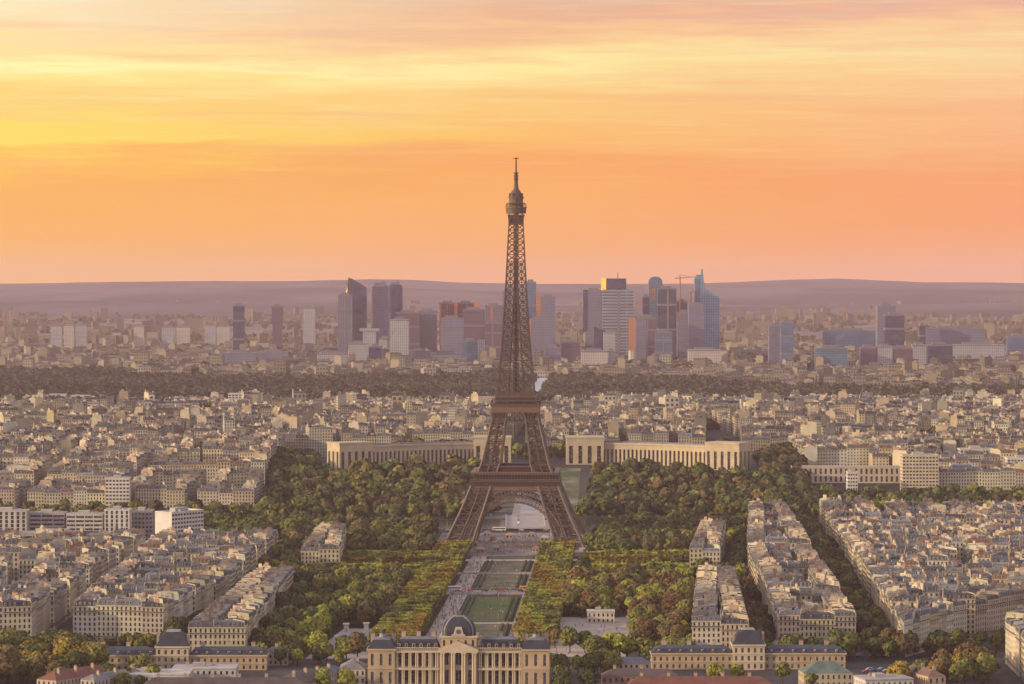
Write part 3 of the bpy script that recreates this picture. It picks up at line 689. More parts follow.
    p.poly([(-9.6, -.8, 26.2), (9.6, -.8, 26.2), (9.6, 17.5, 26.2), (-9.6, 17.5, 26.2)], 0, STONE); p.box(-10.2, 10.2, -1.4, 18.1, 26.21, 27.0, 0, (.56, .45, .31)); p.build('attic', [WALL, GLASS], root)
    dome = MB(); cy = 8.4; prof = [(8.9, 27.0), (8.7, 29.5), (8.0, 32), (6.6, 34.2), (4.6, 35.9), (2.6, 36.8)]
    def sq(w): c = w * .28; return [(-w + c, cy - w), (w - c, cy - w), (w, cy - w + c), (w, cy + w - c), (w - c, cy + w), (-w + c, cy + w), (-w, cy + w - c), (-w, cy - w + c)]
    for (w0, z0), (w1, z1) in zip(prof, prof[1:]): dome.frustum(sq(w0), z0, sq(w1), z1, 0, SLATE, False)
    dome.frustum(sq(2.7), 36.8, sq(2.5), 37.2, 0, (.3, .28, .25)); dome.frustum(sq(1.8), 37.2, sq(1.6), 39.3, 0, (.1, .1, .11))
    do = dome.build('dome', ROOF, root)
    rib = MB()
    for sx in (-1, 1):
        for sy in (-1, 1):
            for (w0, z0), (w1, z1) in zip(prof, prof[1:]): rib.beam((sx * w0 * .86, cy + sy * w0 * .86, z0), (sx * w1 * .86, cy + sy * w1 * .86, z1), .8, 0, (.26, .24, .24))
    rib.build('rib', ROOF, do)
    cl = MB(); cl.frustum([(-3, -1.6), (3, -1.6), (3, 1), (-3, 1)], 27, [(-1.6, -1.4), (1.6, -1.4), (1.6, 1), (-1.6, 1)], 31.8, 0, (.52, .43, .32)); cl.box(-3.6, 3.6, -1.8, 1, 26.95, 27.9, 0, (.5, .4, .3)); cl.build('clock_gable', WALL, root)
    f = MB(); f.poly([(1.3 * cos(2 * pi * k / 16), -1.75, 29.4 + 1.3 * sin(2 * pi * k / 16)) for k in range(16)], 0, (.1, .1, .12)); f.build('clock', PAINT, root)
school()
def side_range(name, label, x0, x1, d, xc, wc, z_eave, dp, floors, ridge_h=3.8, roof_t=SLATE, bays=None, pz=None, rz=0.0, base=0):
    """a long low range under a slate roof, with a taller square-domed pavilion (xc, wc)"""
    a, b = pxX(x0, d), pxX(x1, d); c = pxX(xc, d) if xc else None; mid = (a + b) / 2
    root = thing(name, label, 'barracks', (mid, d, base), rz); a -= mid; b -= mid
    parts = [(a, b)]
    if c is not None: c -= mid; parts = [(a, c - wc / 2 - .02), (c + wc / 2 + .02, b)]
    for (p, q) in parts:
        nb = max(2, int((q - p) / 3.4)); ewall(root, 'wing', p, q, 0, dp, 0, z_eave, nb, floors, ww=.38, wh=.55, sidebays=3)
        r = MB(); mansard(r, p - .3, q + .3, -.3, dp + .3, z_eave + .9, ridge_h, 2.4, roof_t, (.07, .075, .09), 1.4); ro = r.build('roof', ROOF, root)
        for k in range(max(1, int((q - p) / 6))):
            x = p + 4 + k * 6
            if x > q - 2: break
            dm = MB(); dm.box(x - .55, x + .55, .3, 2.4, z_eave + 1.1, z_eave + 2.8, 0, (.45, .4, .33)); dm.box(x - .32, x + .32, .2, .31, z_eave + 1.3, z_eave + 2.5, 1)
            dm.build('dormer', [ROOF, GLASS], ro)
        for k in range(max(1, int((q - p) / 14))): chimney_at(p + 7 + k * 14, dp * .62, z_eave + 3, z_eave + ridge_h + 4.2, ro)
    if c is not None:
        pz = pz or z_eave + 4
        ewall(root, 'pavilion', c - wc / 2, c + wc / 2, -2.5, dp + 1.5, 0, pz, 5, floors + 1, tint=(.54, .43, .29), ww=.4, wh=.6)
        r = MB(); p = [(wc / 2 + .3, pz + .9), (wc / 2 - 1.0, pz + 2.8), (wc / 2 - 2.0, pz + 5.2), (wc / 2 - 3.4, pz + 7.2), (wc / 2 - 5.4, pz + 8.4)]; cy = dp / 2 - .5; ky = (dp + 4) / wc
        rg = lambda w: [(c - w, cy - w * ky), (c + w, cy - w * ky), (c + w, cy + w * ky), (c - w, cy + w * ky)]
        for (w0, z0), (w1, z1) in zip(p, p[1:]): r.frustum(rg(w0), z0, rg(w1), z1, 0, SLATE, False)
        w = p[-1][0]; r.frustum(rg(w + .4), p[-1][1], rg(w), p[-1][1] + .8, 0, (.3, .28, .26)); ro = r.build('roof', ROOF, root)
        for s in (-1, 1): chimney_at(c + s * (wc / 2 - .6), 3, pz, pz + 7, ro, 1.3)
side_range('barracks_range', 'long slate-roofed stone range with square domed pavilion, left of the domed school', 88, 266, 1838, 172, 18, 7.6, 13, 2, pz=12.6, ridge_h=2.6)
side_range('barracks_range', 'long slate-roofed stone range with square domed pavilion, right of the domed school', 652, 846, 1842, 749, 17.5, 8.2, 13, 2, pz=13.2, ridge_h=2.4)

# ------------------------------------------------------------------ city blocks
rng = random.Random(7)
def clip(poly, n, c):
    """part of a convex polygon where n.p <= c"""
    out = []
    for i in range(len(poly)):
        a, b = poly[i], poly[(i + 1) % len(poly)]; da = n[0] * a[0] + n[1] * a[1] - c; db = n[0] * b[0] + n[1] * b[1] - c
        if da <= 0: out.append(a)
        if (da < 0 < db) or (db < 0 < da): t = da / (da - db); out.append((a[0] + (b[0] - a[0]) * t, a[1] + (b[1] - a[1]) * t))
    return out
def parea(p): return .5 * sum(p[i][0] * p[(i + 1) % len(p)][1] - p[(i + 1) % len(p)][0] * p[i][1] for i in range(len(p)))
def dedupe(p):
    q = [p[i] for i in range(len(p)) if (p[i][0] - p[i - 1][0]) ** 2 + (p[i][1] - p[i - 1][1]) ** 2 > 9]
    return q
def split(poly, size, street, rg, aspect=1.5):
    poly = dedupe(poly)
    if len(poly) < 3 or parea(poly) < 250: return []
    e = max(range(len(poly)), key=lambda i: (poly[i][0] - poly[(i + 1) % len(poly)][0]) ** 2 + (poly[i][1] - poly[(i + 1) % len(poly)][1]) ** 2)
    a, b = poly[e], poly[(e + 1) % len(poly)]; L_ = math.dist(a, b); u = ((b[0] - a[0]) / L_, (b[1] - a[1]) / L_)
    pr = [p[0] * u[0] + p[1] * u[1] for p in poly]; v = (-u[1], u[0]); pv = [p[0] * v[0] + p[1] * v[1] for p in poly]
    eu, ev = max(pr) - min(pr), max(pv) - min(pv)
    if eu < size * aspect and ev < size: return [poly]
    if eu / aspect >= ev: n, lo, hi = u, min(pr), max(pr)
    else: n, lo, hi = v, min(pv), max(pv)
    c = lo + (hi - lo) * rg.uniform(.38, .62); w = rg.uniform(-.12, .12); n = (n[0] * cos(w) - n[1] * sin(w), n[0] * sin(w) + n[1] * cos(w))
    cen = (sum(p[0] for p in poly) / len(poly), sum(p[1] for p in poly) / len(poly)); base = sum(p * q for p, q in zip(n, cen)); c = base + (c - (lo + hi) / 2)
    st = street * rg.choice((.8, 1, 1, 1.5))
    return split(clip(poly, n, c - st / 2), size, street, rg, aspect) + split(clip(poly, (-n[0], -n[1]), -(c + st / 2)), size, street, rg, aspect)
def inset(poly, D):
    n = len(poly); per = sum(math.dist(poly[i], poly[(i + 1) % n]) for i in range(n)); D = min(D, (.93 if D < 15 else 1.045) * parea(poly) / per)
    L_ = []
    for i in range(n):
        a, b = poly[i], poly[(i + 1) % n]; l = math.dist(a, b); nx, ny = -(b[1] - a[1]) / l, (b[0] - a[0]) / l
        L_.append(((a[0] + nx * D, a[1] + ny * D), (b[0] - a[0], b[1] - a[1])))
    out = []
    for i in range(n):
        (p, r), (q, s) = L_[i - 1], L_[i]; cr = r[0] * s[1] - r[1] * s[0]
        if abs(cr) < 1e-6: out.append(q); continue
        t = ((q[0] - p[0]) * s[1] - (q[1] - p[1]) * s[0]) / cr; out.append((p[0] + r[0] * t, p[1] + r[1] * t))
    return out
def lots(poly, D, w, rg):
    """quads (street a, street b, inner b, inner a) round a block, with a party wall between neighbours"""
    poly = dedupe(poly)
    if len(poly) < 3 or parea(poly) < 200: return [], None
    inn = inset(poly, D); out = []; n = len(poly)
    for i in range(n):
        a, b, c, d = poly[i], poly[(i + 1) % n], inn[(i + 1) % n], inn[i]
        ux, uy = b[0] - a[0], b[1] - a[1]
        if (c[0] - d[0]) * ux + (c[1] - d[1]) * uy <= 0: continue
        k = max(1, round(math.dist(a, b) / w)); cuts = [0] + sorted((j + rg.uniform(-.18, .18)) / k for j in range(1, k)) + [1]
        for s, e in zip(cuts, cuts[1:]):
            P = lambda p, q, t: (p[0] + (q[0] - p[0]) * t, p[1] + (q[1] - p[1]) * t)
            out.append((P(a, b, s), P(a, b, e), P(d, c, e), P(d, c, s)))
    return out, inn
WCOL = [(.64, .54, .35), (.60, .53, .39), (.50, .42, .30), (.70, .64, .50), (.58, .48, .31), (.42, .35, .28), (.70, .59, .38), (.56, .43, .31)]
WCOL = [tuple(v * .9 for v in c) for c in WCOL]
WNAME = ['cream', 'light stone', 'tan', 'pale', 'buff', 'greyish brown', 'warm cream', 'pinkish tan']
RCOL = [(.125, .132, .152), (.05, .053, .068), (.20, .205, .215), (.085, .088, .10), (.19, .10, .072), (.27, .25, .235)]
RNAME = ['zinc-roofed', 'dark-slated', 'light-roofed', 'slate-roofed', 'red-tiled', 'flat-roofed']
def wal_var(c, rg): k = rg.uniform(.82, 1.14); return tuple(min(.8, v * k * rg.uniform(.97, 1.03)) for v in c)
def city_building(q, z0, H, wi, ri, rg, wall, roof, chim, detail, flat=False, dim=1.0):
    """fills mesh builders; q: street a, street b, inner b, inner a (local coordinates)"""
    a, b, c, d = q; P = lambda u, v, z: ((a[0] * (1 - u) + b[0] * u) * (1 - v) + (d[0] * (1 - u) + c[0] * u) * v, (a[1] * (1 - u) + b[1] * u) * (1 - v) + (d[1] * (1 - u) + c[1] * u) * v, z)
    w = math.dist(a, b); wi_ = math.dist(d, c); dep = max(3, (math.dist(a, d) + math.dist(b, c)) / 2)
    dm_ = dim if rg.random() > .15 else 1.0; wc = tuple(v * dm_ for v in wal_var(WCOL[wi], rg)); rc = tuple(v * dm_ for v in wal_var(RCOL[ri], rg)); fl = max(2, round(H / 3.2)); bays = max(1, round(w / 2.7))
    zb, zt = z0 - 2, z0 + H
    det = detail
    if det == 0: bays = max(1, round(w / 5)); 
    if det == 0.5: facade(wall, a, b, zb + 2, zt, max(1, bays // 2), max(2, fl // 2), wc, 1, .5, .5); 
    elif det == 0: facade(wall, a, b, zb, zt, 0, 1, wc, 0)
    else: facade(wall, a, b, zb + 2, zt, bays, fl, wc, det, .42, .62)
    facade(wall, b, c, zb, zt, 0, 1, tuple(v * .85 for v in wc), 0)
    if det >= 1: facade(wall, c, d, zb + 2, zt, max(1, round(wi_ / 3.2)), fl, wc, 1, .38, .5)
    else: facade(wall, c, d, zb, zt, 0, 1, wc, 0)
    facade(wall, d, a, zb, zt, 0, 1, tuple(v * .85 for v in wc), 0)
    if flat:
        roof.poly([P(0, 0, zt), P(1, 0, zt), P(1, 1, zt), P(0, 1, zt)], 0, rc)
        lo = .06; ph = zt + .9
        for (u0, v0), (u1, v1) in (((0, 0), (1, 0)), ((1, 0), (1, 1)), ((1, 1), (0, 1)), ((0, 1), (0, 0))): wall.poly([P(u0, v0, zt), P(u1, v1, zt), P(u1, v1, ph), P(u0, v0, ph)], 0, wc); wall.poly([P(u1, v1, zt), P(u0, v0, zt), P(u0, v0, ph), P(u1, v1, ph)], 0, wc)
        for _ in range(rg.choice((1, 2))):
            u, v = rg.uniform(.15, .6), rg.uniform(.15, .55); hh = rg.uniform(1.8, 3.2)
            k = [P(u, v, 0), P(u + .25, v, 0), P(u + .25, v + .3, 0), P(u, v + .3, 0)]; k = [(p[0], p[1]) for p in k]; roof.frustum(k, zt, k, zt + hh, 0, wc, True)
    else:
        mh = rg.uniform(2.2, 3.4); dv = min(.2, mh * .3 / dep); z1 = zt + mh; z2 = z1 + rg.uniform(.25, .7)
        if detail >= 1:     # cornice
            e = -.5 / dep
            for v0, v1 in ((e, .0), (1, 1 - e)):
                wall.poly([P(0, v0, zt + .3), P(1, v0, zt + .3), P(1, v1, zt + .3), P(0, v1, zt + .3)], 0, wc); wall.poly([P(0, min(v0, 9), zt - .2), P(1, v0, zt - .2), P(1, v0, zt + .3), P(0, v0, zt + .3)], 0, wc); wall.poly([P(0, v1, zt - .2), P(1, v1, zt - .2), P(1, v0, zt - .2), P(0, v0, zt - .2)], 0, wc)
            if detail == 2:     # balconies on two floors
                for f in (1, fl - 1):
                    zz = z0 + H / fl * f; e2 = -.75 / dep
                    wall.poly([P(0, e2, zz), P(1, e2, zz), P(1, 0, zz), P(0, 0, zz)], 0, wc); wall.poly([P(0, e2, zz - .25), P(1, e2, zz - .25), P(1, e2, zz), P(0, e2, zz)], 0, wc); wall.poly([P(0, 0, zz - .25), P(1, 0, zz - .25), P(1, e2, zz - .25), P(0, e2, zz - .25)], 0, wc)
                    wall.poly([P(0, e2, zz), P(1, e2, zz), P(1, e2, zz + .55), P(0, e2, zz + .55)], 2, (.05, .05, .055))
        zs = zt + .3 if detail >= 1 else zt
        roof.poly([P(0, 0, zs), P(1, 0, zs), P(1, dv, z1), P(0, dv, z1)], 0, rc); roof.poly([P(1, 1, zs), P(0, 1, zs), P(0, 1 - dv, z1), P(1, 1 - dv, z1)], 0, rc)
        k2_ = rg.uniform(.85, 1.35); rc2 = tuple(v * k2_ for v in rc)
        roof.poly([P(0, dv, z1), P(1, dv, z1), P(1, .5, z2), P(0, .5, z2)], 0, rc2); roof.poly([P(1, 1 - dv, z1), P(0, 1 - dv, z1), P(0, .5, z2), P(1, .5, z2)], 0, rc2)
        for u in ((0,) if detail < 1 else (0, 1)):      # party walls stand proud of the roof
            e = .17 / max(w, 3); ua, ub = u - e, u + e; hh = .4
            for va, vb, za, zb_ in ((0, dv, zs, z1), (dv, .5, z1, z2), (.5, 1 - dv, z2, z1), (1 - dv, 1, z1, zs)):
                roof.poly([P(ua, va, za + hh), P(ub, va, za + hh), P(ub, vb, zb_ + hh), P(ua, vb, zb_ + hh)], 0, wc)
                if detail >= 1:
                    roof.poly([P(ua, vb, zb_), P(ua, va, za), P(ua, va, za + hh), P(ua, vb, zb_ + hh)], 0, wc); roof.poly([P(ub, va, za), P(ub, vb, zb_), P(ub, vb, zb_ + hh), P(ub, va, za + hh)], 0, wc)
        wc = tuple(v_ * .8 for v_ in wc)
        for u in (0, 1): 
            pts = [P(u, 0, zt - .01), P(u, 1, zt - .01), P(u, 1 - dv, z1), P(u, .5, z2), P(u, dv, z1)]; wall.poly(pts if u else pts[::-1], 0, wc)
        if detail >= .5:      # dormers
            nb = bays if detail >= 1 else max(1, bays // 2)
            for side in ((0, 1) if detail >= 1 else (0,)):
                for i in range(nb):
                    if rg.random() < .12: continue
                    u0, u1 = (i + .28) / nb, (i + .72) / nb; va, vb = (.15 / dep, dv + .6 / dep) if side == 0 else (1 - .15 / dep, 1 - dv - .6 / dep)
                    zl, zh = zs + mh * .18, zs + mh * .74
                    if side: u0, u1 = u1, u0
                    roof.poly([P(u0, va, zl), P(u1, va, zl), P(u1, va, zh), P(u0, va, zh)], 0, wc)
                    roof.poly([P(u0, va, zh), P(u1, va, zh), P(u1, vb, zh + .1), P(u0, vb, zh + .1)], 0, rc2)
                    roof.poly([P(u0, vb, zl), P(u0, va, zl), P(u0, va, zh), P(u0, vb, zh)], 0, rc); roof.poly([P(u1, va, zl), P(u1, vb, zl), P(u1, vb, zh), P(u1, va, zh)], 0, rc)
                    du = (u1 - u0) * .22; o = -.05 / dep * (1 if side == 0 else -1)
                    roof.poly([P(u0 + du, va + o, zl + .2), P(u1 - du, va + o, zl + .2), P(u1 - du, va + o, zh - .25), P(u0 + du, va + o, zh - .25)], 1)
    # chimney slabs on the party walls
    if detail >= .5:
        for _ in range(rg.choice((1, 2, 3, 4)) if detail >= 1 else 1):
            u, v = rg.uniform(.1, .8), rg.uniform(.34, .6); s = rg.uniform(.5, 1.3); zr = zt + (.0 if flat else mh * .9); k = [P(u, v, 0), P(u + s / w, v, 0), P(u + s / w, v + s * 1.3 / dep, 0), P(u, v + s * 1.3 / dep, 0)]; k = [(p[0], p[1]) for p in k]
            roof.frustum(k, zr, k, zr + rg.uniform(1.2, 2.6), 0, rg.choice(((.42, .38, .32), (.05, .05, .055), (.22, .22, .22), (.34, .30, .24))), True)
    nch = rg.choice((2, 3, 3, 4)) if not flat else rg.choice((0, 1, 1))
    for _ in range(nch):
        u = rg.choice((.03, .97)); v = rg.uniform(.2, .75); lv = rg.uniform(1.5, 4.5) / dep; du = .36 / max(w, 4); ct = rg.choice(((.46, .38, .27), (.52, .45, .34), (.30, .21, .16), (.42, .36, .28)))
        zc = zt + (rg.uniform(4.0, 6.4) if not flat else 2.6)
        k = [P(u - du, v, 0), P(u + du, v, 0), P(u + du, v + lv, 0), P(u - du, v + lv, 0)]; k = [(p[0], p[1]) for p in k]
        tgt = chim() if callable(chim) else chim
        tgt.frustum(k, zt + .2, k, zc, 0, ct)
        if detail >= 1:
            npot = max(2, int(lv * dep / .8))
            for j in range(npot):
                vv = v + lv * (j + .25) / npot; vw = v + lv * (j + .75) / npot
                kk = [P(u - du * .5, vv, 0), P(u + du * .5, vv, 0), P(u + du * .5, vw, 0), P(u - du * .5, vw, 0)]; kk = [(p[0], p[1]) for p in kk]; tgt.frustum(kk, zc, kk, zc + .6, 0, (.34, .2, .14))

ROOFW = [ROOF, GLASS]; WALLW = [WALL, GLASS, METAL]
DIST = []      # (district phrase, polygon, block size, street width)
def D(*a): DIST.append(a)
D('in the row beside the left wood', [(-182, 1870), (-150, 1870), (-146, 2240), (-170, 2240)], 400, 10)
D('inside the left wood', [(-154, 2430), (-126, 2430), (-132, 2650), (-153, 2650)], 400, 10)
D('left of the tree street', [(-262, 1985), (-207, 1975), (-184, 2195), (-180, 2560), (-268, 2560)], 95, 11)
D('at the far left edge', [(-500, 1890), (-283, 1960), (-282, 2560), (-560, 2560)], 90, 12)
D('in the row beside the right wood', [(102, 1885), (134, 1885), (149, 2225), (124, 2225)], 500, 10)
D('inside the right wood', [(128, 2400), (150, 2400), (170, 2650), (150, 2650)], 400, 10)
D('between the right tree avenues', [(156, 1944), (201, 1944), (219, 2440), (237, 2880), (205, 2880), (171, 2420)], 9999, 10)
D('right of the diagonal tree avenue', [(224, 1900), (262, 1975), (470, 2260), (520, 2880), (266, 2880), (243, 2350)], 78, 11)
D('at the lower right corner', [(274, 1760), (420, 1780), (420, 2030), (322, 1965), (278, 1880)], 90, 10)
D('on the left river bank', [(-640, 3085), (-238, 3070), (-240, 3520), (-690, 3520)], 85, 12)
D('on the right river bank', [(288, 3190), (640, 3180), (700, 3520), (292, 3520)], 85, 12)
LOTS = []
SPECIAL = []   # (x, d, radius) kept free of ordinary lots
def quads_of(poly): return poly
def gen_lots():
    for name, poly, size, street in DIST:
        if size == 9999:      # a curved row: cut across with narrow streets
            l = [(156, 1944), (171, 2420), (205, 2880)]; r = [(201, 1944), (219, 2440), (237, 2880)]
            L_ = interp([(d, x) for x, d in l]); Rr = interp([(d, x) for x, d in r]); blocks = []
            for d0, d1 in ((1944, 2085), (2094, 2250), (2259, 2430), (2440, 2600), (2610, 2745), (2755, 2880)): blocks.append([(L_(d0), d0), (Rr(d0), d0), (Rr(d1), d1), (L_(d1), d1)])
        else: blocks = split(poly, size, street, rng) if size < 300 else [poly]
        for bi, blk in enumerate(blocks):
            bh = rng.uniform(19, 24); narrow = parea(blk) / sum(math.dist(blk[i - 1], blk[i]) for i in range(len(blk))) < 10
            narrow = narrow or size == 400 or size == 500; ls, inn = lots(blk, 13 if not narrow else 18, 15.5 if not narrow else 14, rng)
            for q in ls: LOTS.append((name, q, bh + rng.choice((-2.4, 0, 0, 0, 1.5)) + rng.uniform(-.6, .6), False))
            if inn is not None and len(inn) >= 3 and parea(inn) > 500:
                for p in split(inset(inn, 3.5), 22, 7, rng):
                    if len(p) == 4 and parea(p) < 900: LOTS.append((name, p, bh + rng.uniform(-7, 0), rng.random() < .35))
gen_lots()
def free(q): 
    cx, cy = sum(p[0] for p in q) / 4, sum(p[1] for p in q) / 4
    return all((cx - x) ** 2 + (cy - d) ** 2 > r * r for x, d, r in SPECIAL)
def visible(q, m=6):
    cx, cy = sum(p[0] for p in q) / 4, sum(p[1] for p in q) / 4; return abs(cx) < cy * 512 / FOC + m and cy > 1740
stuff_w, stuff_r = MB(), MB()
def build_city():
    sel = [l for l in LOTS if free(l[1]) and abs(parea(l[1])) > 25]
    vis = [l for l in sel if visible(l[1])]
    # what shows largest: near, tall and wide
    vis.sort(key=lambda l: sum(p[1] for p in l[1]) / 4 - 25 * (l[2] > 22))
    near = vis[:300]; ids = {id(l) for l in near}
    rows = {}
    for l in near:
        cx, cy = sum(p[0] for p in l[1]) / 4, sum(p[1] for p in l[1]) / 4; rows.setdefault(l[0], []).append((cy, cx, l))
    for dist, items in rows.items():
        items.sort(key=lambda t: t[0]); bands = [items[i:i + 9] for i in range(0, len(items), 9)]
        for bi, band in enumerate(bands):
            band.sort(key=lambda t: t[1])
            for k, (cy, cx, (nm, q, H, flat)) in enumerate(band):
                wi = rng.choice((0, 0, 1, 1, 2, 3, 4, 6, 6, 5, 7)); ri = 5 if flat else rng.choice((0, 0, 0, 1, 2, 3, 3, 1) + ((4,) if rng.random() < .3 else ()))
                size = 'tall' if H > 23 else 'low' if H < 17.5 else 'mid-height'
                lab = f"{RNAME[ri]} {WNAME[wi]} house, {ordw(k + 1)} from left, {ordw(bi + 1)} tier, {dist}"
                if len(lab.split()) < 16: lab = size + ' ' + lab
                z0 = hg(cx, cy); root = thing('apartment_house', lab, 'apartment house', (cx, cy, z0), 0, 'stone apartment houses ' + dist)
                lq = tuple((p[0] - cx, p[1] - cy) for p in q); W_, R_ = MB(), MB(); ch = []
                def newch(): ch.append(MB()); return ch[-1]
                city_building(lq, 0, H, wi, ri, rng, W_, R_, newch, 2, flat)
                W_.build('wall', WALLW, root); ro = R_.build('roof', ROOFW, root)
                for c in ch: c.build('chimney', WALL, ro)
    for l in sel:
        if id(l) in ids: continue
        nm, q, H, flat = l; cx, cy = sum(p[0] for p in q) / 4, sum(p[1] for p in q) / 4
        if abs(cx) > cy * 512 / FOC + 90: continue
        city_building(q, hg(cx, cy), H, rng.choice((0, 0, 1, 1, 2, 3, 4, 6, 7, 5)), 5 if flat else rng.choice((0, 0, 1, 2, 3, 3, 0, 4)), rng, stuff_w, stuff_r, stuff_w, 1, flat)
    # the hill town behind the palace, out to the wood
    big = split([(-1030, 3530), (1030, 3530), (1500, 5560), (-1500, 5560)], 420, 26, rng, 1.4)
    for sub in big:
        ang_blocks = split(sub, rng.choice((80, 95, 110)), rng.choice((11, 13)), rng)
        for blk in ang_blocks:
            cx, cy = sum(p[0] for p in blk) / len(blk), sum(p[1] for p in blk) / len(blk)
            if abs(cx) > cy * 512 / FOC + 110 or cy > edge_near(cx) : continue
            bh = rng.uniform(16, 25) if cy < 4500 else rng.uniform(12, 17); far = cy > 4300
            ls, inn = lots(blk, 12, 13 if not far else 16, rng)
            pieces = [(q, False) for q in ls]
            if inn is not None and len(inn) >= 3 and parea(inn) > 500: pieces += [(p, True) for p in split(inset(inn, 4), 26, 8, rng) if len(p) == 4]
            for q, inner in pieces:
                if abs(parea(q)) < 30: continue
                x, y = sum(p[0] for p in q) / 4, sum(p[1] for p in q) / 4
                if not free(q): continue
                H = bh + rng.uniform(-1.6, 1.6) - (4 if inner else 0)
                if rng.random() < .05: H += rng.uniform(5, 14)
                flat = rng.random() < .22
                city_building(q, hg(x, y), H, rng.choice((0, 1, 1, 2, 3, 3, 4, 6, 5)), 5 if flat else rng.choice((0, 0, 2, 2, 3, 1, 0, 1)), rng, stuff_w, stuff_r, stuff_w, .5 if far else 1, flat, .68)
    merge(stuff_w, stuff_r)
    tag(stuff_w.build('town_houses', WALLW + [ROOF]), 'dense mass of pale stone town houses spreading back to the dark wood', 'town', kind='stuff')
def merge(a, b, mp={0: 3, 1: 1}):
    k = len(a.v); a.v.extend(b.v); a.f.extend(tuple(i + k for i in f) for f in b.f); a.m.extend(mp[i] for i in b.m); a.t.extend(b.t)
def edge_near(x):      # near edge of the big wood, distance over x
    px = 512 + x / 5500 * FOC; y = float(np.interp(px, [-100, 0, 60, 256, 500, 560, 760, 900, 1100], [421, 420, 419, 419, 417, 417, 416, 410, 408])) + 1.6 * sin(px * .045) + 1.1 * sin(px * .13 + 2); return FOC * (CAMH - 16) / (y - YH)
def edge_far(x):
    px = 512 + x / 6800 * FOC; y = float(np.interp(px, [-100, 0, 105, 130, 256, 500, 545, 700, 760, 1100], [370, 371, 371, 377, 379, 376, 377, 381, 389, 390])) + .8 * sin(px * .06 + 1) + .6 * sin(px * .17); return FOC * (CAMH - 16) / (y + 3 - YH)

# ------------------------------------------------------------------ single larger buildings among the houses
def modern(name, label, cat, x0, x1, ytop, d, dep, wall, floors=None, bayw=3.5, rz=0.0, ww=.7, wh=.5, roofbox=True, rad=None, blank=False, sidew=True, group=None, base=None):
    z0 = hg(pxX((x0 + x1) / 2, d), d) if base is None else base; w = pxX(x1, d) - pxX(x0, d); H = ztop(ytop, d) - z0; cx = pxX((x0 + x1) / 2, d)
    floors = floors or max(2, round(H / 3.3)); root = thing(name, label, cat, (cx, d, z0), rz, group)
    mb = MB(); c = ringrect(w, dep, 0, dep / 2); det = 2 if d < 3600 else 1
    for i in range(4):
        L_ = math.dist(c[i], c[(i + 1) % 4]); nb = 0 if blank and i % 2 == 0 else max(2, round(L_ / bayw)) if (i % 2 == 0 or sidew) else 0
        facade(mb, c[i], c[(i + 1) % 4], 0, H, nb, floors, wall, det if nb else 0, ww, wh, rec=.4)
    mb.poly([(x, y, H) for x, y in c], 0, (.36, .33, .31)); mb.build('wall', WALLW, root)
    p = MB()
    for (a, b) in zip(c, c[1:] + c[:1]): p.beam((*a, H + .5), (*b, H + .5), .5, 0, wall, 1.1)
    p.build('parapet', WALL, root)
    if roofbox:
        r = MB(); r.box(-w * .2, w * .12, dep * .3, dep * .7, H, H + 3.2, 0, (.4, .37, .35)); r.build('roof_plant', WALL, root)
        r = MB(); r.box(w * .22, w * .34, dep * .35, dep * .6, H, H + 2, 0, (.3, .3, .32)); r.build('roof_plant', WALL, root)
    SPECIAL.append((cx, d + dep / 2, (rad or max(w, dep) * .52) + 6)); return root
W1, W2, W3, W4, W5 = (.52, .47, .42), (.40, .36, .34), (.60, .55, .49), (.30, .27, .27), (.50, .41, .31)
